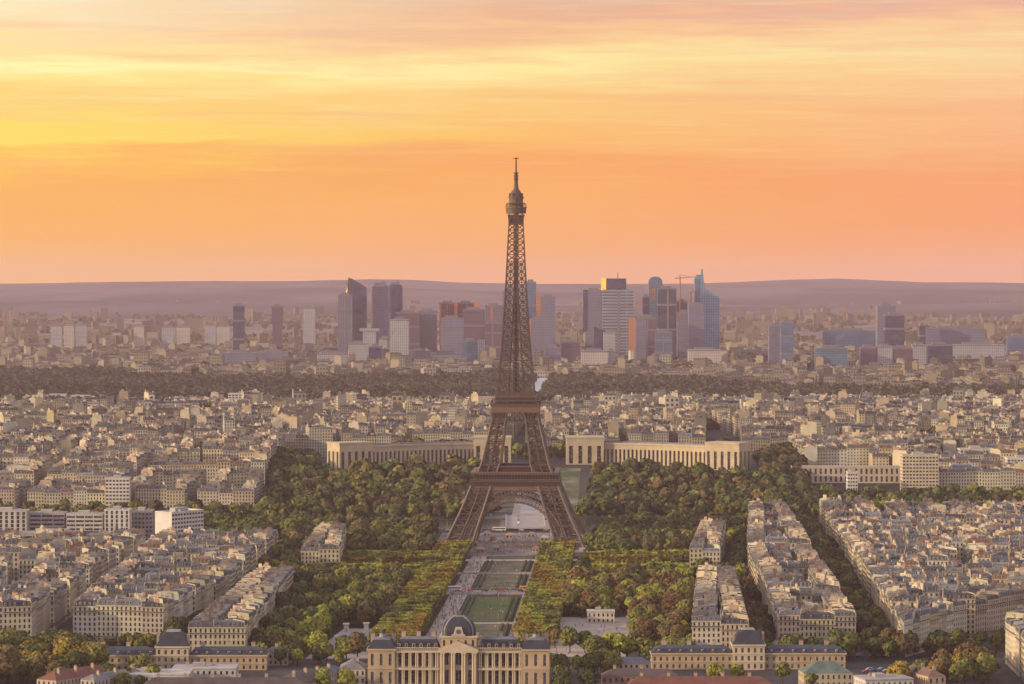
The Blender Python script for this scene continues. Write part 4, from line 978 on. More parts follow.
def modern_set():
    m = modern
    m('office_slab', 'striped pale office slab cut by the left picture edge', 'office block', -14, 26, 512, 2640, 16, W1, bayw=4.5, ww=.5, wh=.85)
    m('office_slab', 'long grey office slab with ribbon windows at the far left', 'office block', 29, 64, 514, 2655, 16, W2, bayw=9, ww=.92)
    m('office_slab', 'broad pale slab with white ribbon windows, second of the left office group', 'office block', 66, 102, 515, 2650, 15, W1, bayw=8, ww=.9)
    m('office_slab', 'long low office podium in front of the left office group', 'office block', 12, 101, 534, 2600, 18, W2, bayw=8, ww=.9, floors=3)
    m('office_slab', 'beige office block with vertical window strips between two grey slabs', 'office block', 104, 129, 511, 2640, 18, W3, bayw=4, ww=.45, wh=.8)
    m('office_slab', 'dark recessed office slab beside the white sunlit block', 'office block', 130, 152, 512, 2665, 18, W4, bayw=3, ww=.6)
    m('apartment_slab', 'white slab with blank sunlit end wall and rows of balconies', 'apartment block', 152, 174, 513, 2590, 38, (.62, .58, .53), bayw=3.4, ww=.8, wh=.5, rz=R(-35), rad=32, blank=True)
    m('apartment_block', 'pale modern block standing above the riverside trees on the left', 'apartment block', 105, 129, 479, 3062, 16, W3, bayw=3)
    m('school_building', 'long stone school with dark roof on the left hillside', 'school', 151, 209, 446, 3560, 18, W5, bayw=4, ww=.5, wh=.6, roofbox=False)
    m('office_block', 'grey block with rows of windows right of the dark-roofed school', 'office block', 209, 232, 441, 3600, 20, W5, bayw=3.2)
    m('apartment_block', 'tall pale block under the dark wood on the left hill', 'apartment block', 228, 262, 394, 4700, 20, W3, bayw=5)
    m('apartment_block', 'wide white apartment block by the wood at far left', 'apartment block', 31, 88, 396, 5100, 22, W3, bayw=5)
    m('apartment_block', 'narrow white block on the hill left of the tower', 'apartment block', 346, 358, 394, 4900, 18, W3, bayw=4)
    m('office_block', 'square-topped cream block behind the right palace wing', 'office block', 713, 752, 411.5, 4250, 22, W1, bayw=5, ww=.5)
    m('museum', 'long cream stone museum front facing the right riverside trees', 'museum', 793, 905, 468, 3230, 26, W5, floors=2, bayw=5, ww=.45, wh=.7, roofbox=False)
    m('apartment_block', 'cream corner block with rows of windows behind the right riverside trees', 'apartment block', 903, 939, 456, 3170, 22, (.56, .47, .33), bayw=3)
    m('apartment_block', 'white colonnaded block beside the long museum on the right', 'apartment block', 848, 858, 473, 3150, 16, W3, bayw=2.5)
    m('office_block', 'grey glass office block with white grid on the right river bank', 'office block', 961, 995, 450, 3300, 24, W1, bayw=3, ww=.8, wh=.6)
    m('office_block', 'lower grey office wing left of the white-gridded block', 'office block', 940, 960, 455, 3320, 24, W2, bayw=3, ww=.75, wh=.6)
    m('apartment_block', 'broad pale block at the right edge above the river', 'apartment block', 1008, 1040, 459, 3240, 20, W3, bayw=3)
    m('apartment_row', 'long terrace with grey roof on the right hillside', 'apartment row', 792, 905, 444, 3620, 16, W5, bayw=4, ww=.5, roofbox=False)
    m('apartment_row', 'long stone riverside terrace on the left bank slope', 'apartment row', 2, 96, 462, 3340, 18, W5, bayw=4, ww=.45, roofbox=False)
    m('apartment_row', 'stone terrace with many chimneys right of the long riverside one', 'apartment row', 196, 250, 470, 3260, 18, W5, bayw=4, ww=.45, roofbox=False)
modern_set()
# service buildings of the school compound along the lower edge
def shed(label, cx, d, w, dep, H, wall, roofc, rz=0.0, hip=4.0, name='barrack', rh=None):
    root = thing(name, label, 'barrack', (cx, d, 0), rz); W_ = MB(); c = ringrect(w, dep)
    for i in range(4):
        L_ = math.dist(c[i], c[(i + 1) % 4]); facade(W_, c[i], c[(i + 1) % 4], 0, H, max(1, round(L_ / 3)), max(1, round(H / 3.6)), wall, 2, .4, .55)
    W_.poly([(x, y, H) for x, y in c], 0, wall); W_.build('wall', WALLW, root)
    r = MB()
    if hip: h = rh or min(w, dep) * .3; e = .4; i2 = min(w, dep) / 2 - .3; r.frustum(ringrect(w + e, dep + e), H + .01, ringrect(w - 2 * i2 if w > dep else .6, dep - 2 * i2 if dep > w else .6), H + h, 0, roofc)
    else: r.frustum(ringrect(w + .6, dep + .6), H + .01, ringrect(w + .6, dep + .6), H + .8, 0, roofc); r.box(-w * .2, 0, -dep * .1, dep * .2, H + .8, H + 2.6, 0, (.4, .36, .33))
    ro = r.build('roof', ROOF, root)
    for k in range(max(1, int(max(w, dep) / 14))):
        t = -max(w, dep) / 2 + 7 + k * 14; x, y = (t, dep * .18) if w > dep else (w * .18, t); chimney_at(x, y, H, H + (h if hip else 1) + 1.2, ro, 1.6)
shed('red-roofed barrack at the lower left below the slate range', pxX(75, 1755), 1755, 13, 48, 7, (.46, .38, .28), (.21, .085, .06), R(-32))
shed('grey-roofed barrack right of the red-roofed one', pxX(112, 1752), 1752, 9, 42, 7, (.42, .36, .3), (.22, .2, .2), R(-32))
shed('flat pale-roofed hall in front of the left slate range', pxX(155, 1770), 1766, 38, 26, 7, W3, (.5, .45, .4), 0, 0)
shed('second flat pale-roofed hall, nearer the domed school', pxX(205, 1795), 1795, 34, 20, 6.5, W1, (.44, .4, .37), 0, 0)
shed('dark-roofed long barrack at the bottom edge left of the school', pxX(225, 1722), 1722, 84, 11, 6.6, (.4, .33, .25), (.10, .075, .07))
shed('dark-roofed cross wing beside the two bright green trees', pxX(300, 1745), 1745, 11, 38, 7, (.4, .33, .25), (.13, .10, .09), R(-22))
shed('blue-grey roofed range between the dark cross wing and school', pxX(322, 1765), 1768, 9, 34, 7, (.4, .35, .3), (.13, .15, .18), R(-22))
shed('small slate-roofed house behind the left slate range', pxX(275, 1860), 1866, 14, 10, 7, W5, (.12, .12, .13))
shed('low grey-roofed lodge touching the left end of the school', pxX(352, 1775), 1785, 14, 22, 8, W5, (.2, .19, .2), 0)
shed('red brick barrack at the bottom edge right of the school', pxX(700, 1722), 1722, 74, 12, 6.8, (.26, .12, .085), (.17, .07, .05))
shed('long dark brick range right of the two round trees', pxX(640, 1745), 1748, 40, 11, 8, (.24, .15, .12), (.11, .08, .075))
shed('green copper-roofed hall before the right slate range', pxX(826, 1765), 1765, 26, 18, 8, (.46, .38, .27), (.12, .165, .14), R(5))
shed('slim grey-roofed pavilion between school and right range', pxX(626, 1820), 1820, 26, 10, 6.5, W5, (.16, .16, .18))
shed('flat white-trimmed depot at the lower right corner', pxX(885, 1730), 1734, 26, 20, 8, W3, (.36, .33, .31), R(12), 0)
shed('long orange-tiled roof block pointing towards the crossroads', pxX(925, 1745), 1750, 10, 34, 9, (.5, .36, .24), (.20, .12, .085), R(18))
shed('small kiosk pavilion with four columns at the back of the pale yard', pxX(601, 2095), 2098, 17, 11, 7, (.58, .5, .4), (.5, .44, .37), 0, 0, 'pavilion')
shed('white lodge left of the yard near the domed school', pxX(344, 1960), 1960, 12, 8, 6, W3, (.38, .35, .33))
for i, (px, d) in enumerate(((346, 2005), (366, 1990))):
    root = thing('monument', ('white square monument' if i == 0 else 'slim white monument') + ' standing on the pale yard left of the lawn', 'monument', (pxX(px, d), d, 0)); m = MB()
    m.box(-2.4, 2.4, -2.4, 2.4, 0, 1, 0, W3); m.frustum(ringrect(3.4, 3.4), 1, ringrect(2.6, 2.6), 8 if i == 0 else 10, 0, (.65, .6, .54)); m.box(-1.9, 1.9, -1.9, 1.9, 8 if i == 0 else 10, 9 if i == 0 else 10.8, 0, W3); m.build('plinth', WALL, root)

# ------------------------------------------------------------------ towers of the business district
fm = facade_mat
FM = dict(
    navy=fm('dark_blue_curtain_wall', (.035, .045, .10), (.018, .03, .08), 3.8, 3.2, .8, .85, .15),
    blue=fm('blue_curtain_wall', (.14, .18, .25), (.04, .10, .20), 3.8, 3.4, .8, .85, .15),
    sky=fm('sky_blue_glass_wall', (.22, .33, .45), (.07, .18, .30), 3.9, 5.5, .8, .85, .2),
    teal=fm('teal_curtain_wall', (.12, .2, .26), (.03, .11, .19), 3.8, 3.4, .75, .85, .15),
    grey=fm('grey_panel_wall', (.17, .18, .26), (.06, .07, .12), 3.7, 3.2, .5, .6, .3),
    pale=fm('pale_grid_wall', (.38, .37, .39), (.12, .13, .17), 3.5, 4.5, .5, .65, .3),
    cream=fm('cream_grid_wall', (.5, .44, .38), (.14, .13, .15), 3.5, 4.0, .45, .6, .3),
    band=fm('banded_wall', (.22, .25, .31), (.07, .09, .14), 7.4, 60, .5, .97, .25),
    purple=fm('brown_granite_wall', (.12, .075, .11), (.04, .035, .07), 3.7, 3.6, .5, .6, .3),
    red=fm('red_brown_wall', (.13, .035, .04), (.05, .03, .045), 3.7, 3.4, .5, .6, .3),
    rib=fm('ribbed_wall', (.18, .17, .23), (.07, .07, .11), 400, 4.4, .99, .5, .3))
GOLD_GLINT = plain('gold_sun_reflection', (.5, .3, .08), .25, 1.0); ORANGE_GLINT = plain('orange_sun_reflection', (.6, .27, .13), .3, 1.0); ROOFD = plain('tower_roof', (.16, .15, .17), .8); RUST = plain('rust_red_panel', (.5, .13, .06), .5)  # gold and orange tints paint the low sun's reflection on tower glass
def tower(label, x0, x1, ytop, mat, d=8000, dep=None, rz=0.0, shape='box', cap=True, strips=(), name='office_tower', cat='office tower', podium=False, extra=None):
    w = pxX(x1, d) - pxX(x0, d); dep = dep or min(w, 42); cx = pxX((x0 + x1) / 2, d); z0 = hg(cx, d); H = ztop(ytop, d) - z0; M_ = FM[mat]
    root = thing(name, label, cat, (cx, d, z0), rz); b = MB()
    if shape == 'box': b.frustum(ringrect(w, dep), 0, ringrect(w, dep), H)
    elif shape == 'round':
        n = 20; ring = [(w / 2 * (abs(cos(a)) ** .6) * (1 if cos(a) >= 0 else -1), dep / 2 * (abs(sin(a)) ** .6) * (1 if sin(a) >= 0 else -1)) for a in [2 * pi * k / n for k in range(n)]]
        b.frustum(ring, 0, ring, H * .97); b.frustum(ring, H * .97, [(x * .8, y * .8) for x, y in ring], H)
    elif shape == 'dome':
        b.frustum(ringrect(w, dep), 0, ringrect(w, dep), H - w * .38); p = H - w * .38
        for k in range(5): a, c = k * pi / 10, (k + 1) * pi / 10; b.frustum(ringrect(w * cos(a), dep), p + w * .38 * sin(a), ringrect(max(.5, w * cos(c)), dep), p + w * .38 * sin(c))
    elif shape == 'waist':
        b.frustum(ringrect(w, dep), 0, ringrect(w * .8, dep), H * .45); b.frustum(ringrect(w * .8, dep), H * .45, ringrect(w, dep), H)
    elif isinstance(shape, list):       # front outline in pixels (x, y) above ground
        pts = [(pxX(px, d) - cx, max(0, ztop(py, d) - z0)) for px, py in shape]; n = len(pts); y0, y1 = -dep / 2, dep / 2
        b.poly([(x, y0, z) for x, z in pts]); b.poly([(x, y1, z) for x, z in reversed(pts)])
        for i in range(n): a, c = pts[i], pts[(i + 1) % n]; b.poly([(a[0], y1, a[1]), (c[0], y1, c[1]), (c[0], y0, c[1]), (a[0], y0, a[1])])
    b.build('body', M_, root)
    hs = (sum(map(ord, label)) * 7919) % 1000 / 1000.
    if shape == 'box' and H > 60 and name == 'office_tower' and mat not in ('pale', 'cream'):
        for fz in (.3 + hs * .2, .66 + hs * .15):
            q = MB(); q.frustum(ringrect(w + .9, dep + .9), H * fz, ringrect(w + .9, dep + .9), H * fz + 4.5); q.build('plant_floor', ROOFD, root)
        if hs > .4:
            q = MB(); u = -w * .22 + hs * w * .3; q.box(u, u + w * .09, -dep / 2 - .6, -dep / 2 + 1, 0, H - 5); q.build('stair_shaft', ROOFD, root)
    if cap and shape in ('box', 'round', 'waist'):
        r = MB(); r.box(-w * .3, w * .25, -dep * .25, dep * .25, H + .02, H + 5); r.build('roof_plant', ROOFD, root)
        r = MB(); r.frustum(ringrect(w + .8, dep + .8), H - 3.4, ringrect(w + .8, dep + .8), H - .6) if shape != 'round' else r.box(w * .1, w * .3, -dep * .3, 0, H + .03, H + 7); r.build('parapet', ROOFD, root)
    for (sx0, sx1, sy0, sy1, mt, ang) in strips:   # glazed fins and corner strips proud of the front; orange ones paint sun reflections
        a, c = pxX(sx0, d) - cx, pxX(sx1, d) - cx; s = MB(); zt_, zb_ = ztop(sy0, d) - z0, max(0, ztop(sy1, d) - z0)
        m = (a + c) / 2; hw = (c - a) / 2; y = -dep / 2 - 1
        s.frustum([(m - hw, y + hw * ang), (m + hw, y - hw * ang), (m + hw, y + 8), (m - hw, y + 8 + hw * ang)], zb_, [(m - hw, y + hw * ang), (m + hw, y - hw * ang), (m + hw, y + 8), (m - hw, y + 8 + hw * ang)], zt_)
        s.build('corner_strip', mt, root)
    if podium: p = MB(); p.box(-w * .8, w * .8, -dep * .8, dep * .3, 0, 16); p.build('podium', FM['pale'], root)
    if extra: extra(root, cx, d, z0, w, dep, H)
    return root
def mast(dx, h, wd=1.6):
    def f(root, cx, d, z0, w, dep, H): m = MB(); m.frustum(ngon(wd, 6, w * dx, 0), H, ngon(wd * .5, 6, w * dx, 0), H + h); m.build('mast', ROOFD, root)
    return f
def towers():
    t = tower
    t('lone dark purple tower with a narrow waist, far left of the business district', 272, 283, 306, 'purple', 8600, 26, shape='waist')
    t('lone dark blue tower at the left end of the skyline', 233.5, 244.5, 305, 'navy', 8600, 28)
    t('beige tower with a lit roof box beside the dark waisted tower', 303.5, 315, 307.5, 'pale', 9200, 30)
    t('grey ribbed tower with a dark front, left of the pointed gold-edged tower', 338.5, 352.5, 294.5, 'rib', 8050, 34)
    def gold(root, cx, d, z0, w, dep, H):
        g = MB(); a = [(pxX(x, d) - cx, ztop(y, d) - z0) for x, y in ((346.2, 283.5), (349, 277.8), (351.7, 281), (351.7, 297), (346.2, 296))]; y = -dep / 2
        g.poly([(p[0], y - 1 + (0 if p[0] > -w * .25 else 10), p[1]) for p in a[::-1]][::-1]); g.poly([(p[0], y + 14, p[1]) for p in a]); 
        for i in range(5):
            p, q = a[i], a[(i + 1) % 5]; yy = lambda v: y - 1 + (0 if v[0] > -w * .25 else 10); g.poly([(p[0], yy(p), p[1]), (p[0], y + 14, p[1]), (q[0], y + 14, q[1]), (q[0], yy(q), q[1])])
        g.build('sun_glint_facet', GOLD_GLINT, root)  # left facet; its gold tone is reflected sunlight put into the colour
    t('tall blue glass tower with a slanted point and sun-gilded left facet', 346, 367, 278, 'navy', 8100, 34, shape=[(346.5, 366), (366.8, 366), (366.8, 287.5), (359, 282.5), (351.8, 278.6), (348.8, 277.6), (347.5, 290), (347, 296)], extra=gold)
    t('tall grey round-cornered tower left of the dark blue one', 371, 389, 284.5, 'grey', 8150, 36, shape='round')
    t('dark blue round-cornered tower behind the tall grey one', 387.5, 402.8, 284.5, 'navy', 8350, 36, shape='round')
    t('white mushroom-shaped tower with overhanging top slab', 363, 376, 331, 'pale', 7850, 30, cap=False, extra=lambda root, cx, d, z0, w, dep, H: (lambda m: (m.box(-w * .75, w * .75, -dep * .6, dep * .6, H, H + 6.5), m.build('top_slab', FM['pale'], root)))(MB()))
    t('pale tower with a fine window grid standing in front of the purple block', 390, 409, 319.5, 'pale', 7500, 30)
    t('wide purple-grey block behind the pale gridded tower', 396, 420, 312, 'purple', 8300, 40)
    t('stepped mauve block left of the red-brown towers', 419, 437, 310.5, 'grey', 8350, 40)
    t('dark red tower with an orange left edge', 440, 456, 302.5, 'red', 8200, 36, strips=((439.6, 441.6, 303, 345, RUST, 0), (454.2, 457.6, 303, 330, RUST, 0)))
    t('broad red-brown tower with a lit roof box', 457, 475, 302.5, 'red', 8250, 40, strips=((474, 480, 302, 309, ORANGE_GLINT, -.3),))
    t('red-brown granite block in front of the broad red-brown tower', 463, 485, 309, 'purple', 8100, 44)
    t('light grey tower before the red-brown group', 441, 463.5, 317.8, 'grey', 7700, 34)
    t('mauve block left of the iron tower shaft', 485, 502, 322.5, 'purple', 8050, 36)
    t('striped reddish slab behind the mauve block', 485, 503, 305, 'rib', 8500, 30, strips=((491, 493, 306, 321, RUST, 0),))
    t('grey tower half hidden by the left side of the iron tower', 502.5, 511, 290.5, 'grey', 8300, 34)
    t('teal glass box with a white side strip', 462, 478, 340.5, 'teal', 7600, 30, strips=((477.5, 485, 339.5, 365, FM['pale'], 0),), name='office_block', cat='office block')
    t('pale low office block left of the teal glass box', 432, 461, 353, 'pale', 7550, 26, name='office_block', cat='office block')
    t('grey-green low office block right of the gridded tower', 409, 431, 350.5, 'grey', 7550, 26, name='office_block', cat='office block')
    t('lavender low block under the mushroom-shaped tower', 349, 367, 343, 'pale', 7600, 30, name='office_block', cat='office block')
    t('dark low box right of the mushroom-shaped tower', 369, 382, 346, 'navy', 7700, 26, name='office_block', cat='office block')
    t('white block behind the dark low box', 379, 391, 338, 'cream', 7900, 26, name='office_block', cat='office block')
    t('pale blue low block left of the mushroom-shaped tower', 315, 347, 353, 'pale', 7650, 22, name='office_block', cat='office block')
    t('grey-green slab, right of a matching pair left of the skyline', 258, 288, 351.5, 'grey', 7500, 22, name='office_block', cat='office block')
    t('grey-green slab, left of a matching pair left of the skyline', 223, 256, 352.5, 'grey', 7450, 22, name='office_block', cat='office block')
    t('pale blue glass tower rising just right of the iron tower shaft', 525.5, 536, 281.5, 'blue', 8300, 34)
    t('grey tower with a glowing orange left edge near the iron tower', 541, 555, 296.5, 'grey', 8250, 34, strips=((536.5, 542, 295.5, 319, ORANGE_GLINT, -.35),))
    t('broad mauve tower with bright left corner behind the iron tower', 530, 553, 318.5, 'grey', 7900, 40, strips=((529, 531.2, 319, 345, ORANGE_GLINT, -.2),))
    t('lower mauve block right of the iron tower', 545, 561, 347, 'grey', 7650, 28, name='office_block', cat='office block')
    t('dark purple low block between the iron tower and cream office', 561, 580, 341, 'purple', 7800, 30, name='office_block', cat='office block')
    t('grey tower with a dark left side, left half of the twin slabs', 585, 602, 289.8, 'grey', 8150, 44, strips=((583, 587, 289.8, 331, FM['navy'], 0),))
    t('wide banded blue-grey tower carrying a dark box and mast', 602.5, 633, 289.5, 'band', 8100, 44, cap=False, extra=lambda root, cx, d, z0, w, dep, H: (lambda a, b, c: (a.box(-w * .38, w * .27, -dep * .4, dep * .4, H + .02, H + 27), a.build('crown_box', FM['navy'], root), b.frustum([(-w * .55, -dep * .2), (-w * .39, -dep * .45), (-w * .39, 4), (-w * .55, 4)], H - 2, [(-w * .55, -dep * .2), (-w * .39, -dep * .45), (-w * .39, 4), (-w * .55, 4)], H + 27), b.build('sun_glint_facet', GOLD_GLINT, root), c.frustum(ngon(1.2, 6), H + 27, ngon(.8, 6), H + 42), c.build('mast', ROOFD, root)))(MB(), MB(), MB()))  # gold on the box's left facet is painted sun reflection
    t('dark wedge-roofed block below the banded tower', 594, 614, 327, 'navy', 7800, 26, shape=[(594, 366), (614, 366), (614, 334), (594, 326.5)], name='office_block', cat='office block')
    t('narrow pale block below the banded tower', 603.5, 615, 332, 'pale', 7700, 22, name='office_block', cat='office block')
    t('long cream office block at the foot of the banded tower', 581, 608, 350.5, 'cream', 7450, 24, name='office_block', cat='office block')
    t('white end block joined to the long cream office', 608.5, 615, 350.5, 'pale', 7460, 24, name='office_block', cat='office block')
    t('slim tower with copper orange sunlight on its rounded front', 628.5, 636, 318.5, 'cream', 7650, 26, shape='round', strips=((628.3, 635, 318, 350, ORANGE_GLINT, -.25),))
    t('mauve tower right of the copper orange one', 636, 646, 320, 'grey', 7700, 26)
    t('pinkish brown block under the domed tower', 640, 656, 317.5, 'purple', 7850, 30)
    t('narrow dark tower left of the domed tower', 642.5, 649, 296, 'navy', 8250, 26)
    t('blue tower with a rounded domed top', 648.5, 662, 276.5, 'blue', 8300, 36, shape='dome', strips=((651.5, 655, 288, 300, ORANGE_GLINT, -.2),))
    t('wide dark navy tower in front of the domed tower', 657.5, 676, 288, 'navy', 8000, 40)
    t('lower blue-grey tower at the foot of the navy one', 655, 672, 331.5, 'blue', 7650, 30)
    t('dark unfinished tower core beneath a crane', 676.5, 687, 301, 'purple', 8150, 30, shape='waist')
    t('mauve tower with an orange lit corner beside the pointed glass tower', 677, 690, 312, 'grey', 7950, 30, strips=((675.8, 679.5, 312.5, 320, ORANGE_GLINT, -.3),))
    t('pale grey slab directly left of the pointed glass tower', 688.5, 704, 304.5, 'grey', 7900, 30)
    t('tallest blue glass tower with a spire and stepped slanted roof', 694, 719.5, 269, 'sky', 8050, 38, shape=[(694.3, 366), (719.3, 366), (719.3, 298), (705, 288), (703.2, 279), (702.2, 269), (701.2, 269), (700.4, 275), (696.5, 274.5), (694.3, 278)], strips=((694.2, 699, 279, 350, FM['blue'], 0),))
    t('cream low block at the foot of the tallest glass tower', 688, 721, 349.5, 'cream', 7480, 26, name='office_block', cat='office block')
    t('blue-grey tower standing alone between skyline and right edge', 780.5, 793, 321.5, 'blue', 7500, 32)
    t('mauve slab attached left of the lone blue-grey tower', 768.5, 781, 325, 'grey', 7550, 28)
    t('grey tower behind the dark navy tower on the right', 876.5, 895, 305.5, 'grey', 8000, 36)
    t('dark navy box tower, taller of the right-hand pair in front', 884.5, 903.5, 314.5, 'navy', 7850, 36)
    t('teal glass low building with a dark porch on the right', 815, 847, 347.5, 'teal', 7350, 30, name='office_block', cat='office block')
    t('purple-grey low block, first of the row under the navy tower', 860, 876, 347, 'purple', 7400, 26, name='office_block', cat='office block')
    t('pale gridded low block, second of the row under the navy tower', 877, 892, 346, 'pale', 7400, 26, name='office_block', cat='office block')
    t('mauve low block, third of the row under the navy tower', 893, 911, 347.5, 'purple', 7400, 26, name='office_block', cat='office block')
    t('white low block beside the dark green slab', 912, 926.5, 344.5, 'pale', 7400, 26, name='office_block', cat='office block')
    t('dark blue-green slab at the right of the low office row', 927, 952, 344.5, 'navy', 7380, 28, name='office_block', cat='office block')
    t('small dark tower left of the wide blue-grey complex', 919, 925, 324.5, 'navy', 8200, 24)
    t('wide blue-grey complex behind the right office row', 925, 984, 328, 'grey', 8250, 30, name='office_block', cat='office block')
    t('pale long low complex at the right below the blue-grey one', 952, 1004, 344.5, 'pale', 7800, 26, name='office_block', cat='office block')
    t('long flat blue-grey block left of the navy tower', 823, 876, 330, 'blue', 8300, 24, name='office_block', cat='office block')
    t('blue-grey block at the far right edge of the skyline', 1007, 1030, 336, 'blue', 7900, 26, name='office_block', cat='office block')
    for k, (a, b, y) in enumerate(((51, 62, 325), (64, 74, 324.5), (76, 87, 325), (134, 144, 326), (162, 175, 327), (177, 190, 326.5), (205, 216, 325), (217, 230, 326))):
        t(f'pale distant apartment slab, {ordw(k + 1)} from the left picture edge', a, b, y, 'cream' if k % 2 else 'pale', 8900 + 60 * k, 18, name='apartment_slab', cat='apartment block')
    # construction cranes
    for k, (px, yt, d) in enumerate(((680, 276, 8100), (691, 290, 8000), (464, 300, 8300))):
        cx = pxX(px, d); z0 = hg(cx, d); H = ztop(yt, d) - z0
        r = thing('tower_crane', ('red tower crane between the navy tower and the spired glass tower', 'small tower crane beside the spired glass tower', 'thin tower crane above the red-brown towers')[k], 'crane', (cx, d, z0), R(20 + 40 * k)); m = MB()
        m.beam((0, 0, 0), (0, 0, H), 2.2, 0, (.4, .12, .08)); m.build('crane_mast', PAINT, r); j = MB(); j.beam((-14, 0, H - 6), (38, 0, H - 2), 1.6, 0, (.4, .12, .08)); j.beam((0, 0, H + 4), (30, 0, H - 3), .6, 0, (.4, .12, .08)); j.beam((0, 0, H + 4), (-12, 0, H - 5), .6, 0, (.4, .12, .08)); j.build('jib', PAINT, r)
towers()
gen = random.Random(99)
def far_town():
    mb, rb = MB(), MB()
    for blk in split([(-1500, 5900), (1500, 5900), (2100, 9600), (-2100, 9600)], 150, 24, gen):
        cx, cy = sum(p[0] for p in blk) / len(blk), sum(p[1] for p in blk) / len(blk)
        if cy < edge_far(cx) + 60 or abs(cx) > cy * 512 / FOC + 150: continue
        bh = gen.uniform(11, 22); ls, inn = lots(blk, 16, 24, gen)
        for q in ls:
            if gen.random() < .15: continue
            x, y = sum(p[0] for p in q) / 4, sum(p[1] for p in q) / 4; H = bh + gen.uniform(-4, 5) + (gen.uniform(8, 22) if gen.random() < .05 else 0)
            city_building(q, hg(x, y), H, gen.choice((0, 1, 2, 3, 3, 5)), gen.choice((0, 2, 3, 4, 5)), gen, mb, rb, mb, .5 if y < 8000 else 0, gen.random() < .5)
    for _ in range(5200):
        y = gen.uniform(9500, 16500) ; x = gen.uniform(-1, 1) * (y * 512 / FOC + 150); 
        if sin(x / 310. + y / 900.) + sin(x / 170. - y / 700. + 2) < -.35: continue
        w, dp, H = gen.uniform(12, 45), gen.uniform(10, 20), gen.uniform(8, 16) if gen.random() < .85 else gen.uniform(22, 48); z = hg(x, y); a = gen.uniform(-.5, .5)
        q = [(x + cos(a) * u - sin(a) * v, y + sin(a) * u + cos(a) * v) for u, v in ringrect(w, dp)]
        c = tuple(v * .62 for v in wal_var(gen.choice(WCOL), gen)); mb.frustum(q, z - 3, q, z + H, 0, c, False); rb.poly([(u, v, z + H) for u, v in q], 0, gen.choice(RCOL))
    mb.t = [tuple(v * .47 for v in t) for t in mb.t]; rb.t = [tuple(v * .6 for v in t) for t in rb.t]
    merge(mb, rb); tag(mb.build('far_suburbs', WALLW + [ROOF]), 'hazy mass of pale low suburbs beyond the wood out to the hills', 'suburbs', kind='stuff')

# ------------------------------------------------------------------ trees
tr = np.random.default_rng(5)
def leaves(n, Rr, H, z0, leaf, shape, rg, lobes=7):
    """leaf clumps spread through a crown of uneven lobes -> (n, 4, 3) quads and a lightness per leaf"""
    if shape == 'box':
        p = rg.uniform(-1, 1, (n, 3)); ax = rg.choice(3, n, p=[.3, .3, .4]); s = np.where(rg.random(n) < .5, -1., 1.); s = np.where(ax == 2, 1., s); p[np.arange(n), ax] = s * rg.uniform(.85, 1.03, n)
        nrm = np.zeros((n, 3)); nrm[np.arange(n), ax] = s; P = p * [Rr, Rr, H / 2] + [0, 0, z0 + H / 2]; lb = np.zeros(n, int)
    else:
        th = rg.uniform(0, 2 * pi, lobes); zz = rg.uniform(.12, .92, lobes); rr = np.sqrt(rg.uniform(.02, 1, lobes)) * .62 * np.sin(np.clip(zz, .15, .95) * pi) ** .5
        cen = np.stack([np.cos(th) * rr * Rr, np.sin(th) * rr * Rr, z0 + zz * H * .82 + H * .05], 1); cr = rg.uniform(.34, .58, lobes) * Rr; cen[0] = [0, 0, z0 + H * .55]; cr[0] = Rr * .72
        lb = rg.choice(lobes, n, p=cr ** 2 / (cr ** 2).sum()); nrm = rg.normal(size=(n, 3)); nrm[:, 2] += .25; nrm /= np.linalg.norm(nrm, axis=1)[:, None]
        P = cen[lb] + nrm * (cr[lb] * rg.uniform(.84, 1.05, n))[:, None] * [1, 1, .85 if H < 2.6 * Rr else 1.1]
        if shape == 'tall': P[:, :2] *= .62
    nn = nrm + rg.normal(size=(n, 3)) * .32; nn /= np.linalg.norm(nn, axis=1)[:, None]
    up = rg.normal(size=(n, 3)); u = np.cross(nn, up); u /= np.linalg.norm(u, axis=1)[:, None]; v = np.cross(nn, u)
    sz = leaf * rg.uniform(.6, 1.25, n)[:, None]; u *= sz; v *= sz * rg.uniform(.6, 1., n)[:, None]
    V = np.stack([P - u - v, P + u - v, P + u * .7 + v, P - u * .8 + v], 1)
    k = rg.uniform(.85, 1.18, lobes)[lb] * rg.uniform(.88, 1.14, n)
    return V, k
PAL = dict(olive=(.165, .16, .038), brown=(.145, .112, .042), dark=(.073, .076, .031), lime=(.27, .27, .04), gold=(.25, .18, .03), russet=(.155, .095, .034), green=(.097, .115, .032), wood=(.074, .076, .042))
PNAME = dict(olive='olive', brown='brown', dark='dark green', lime='bright yellow-green', gold='golden yellow', russet='russet brown', green='mid green', wood='dull brown')
PROTO = {}
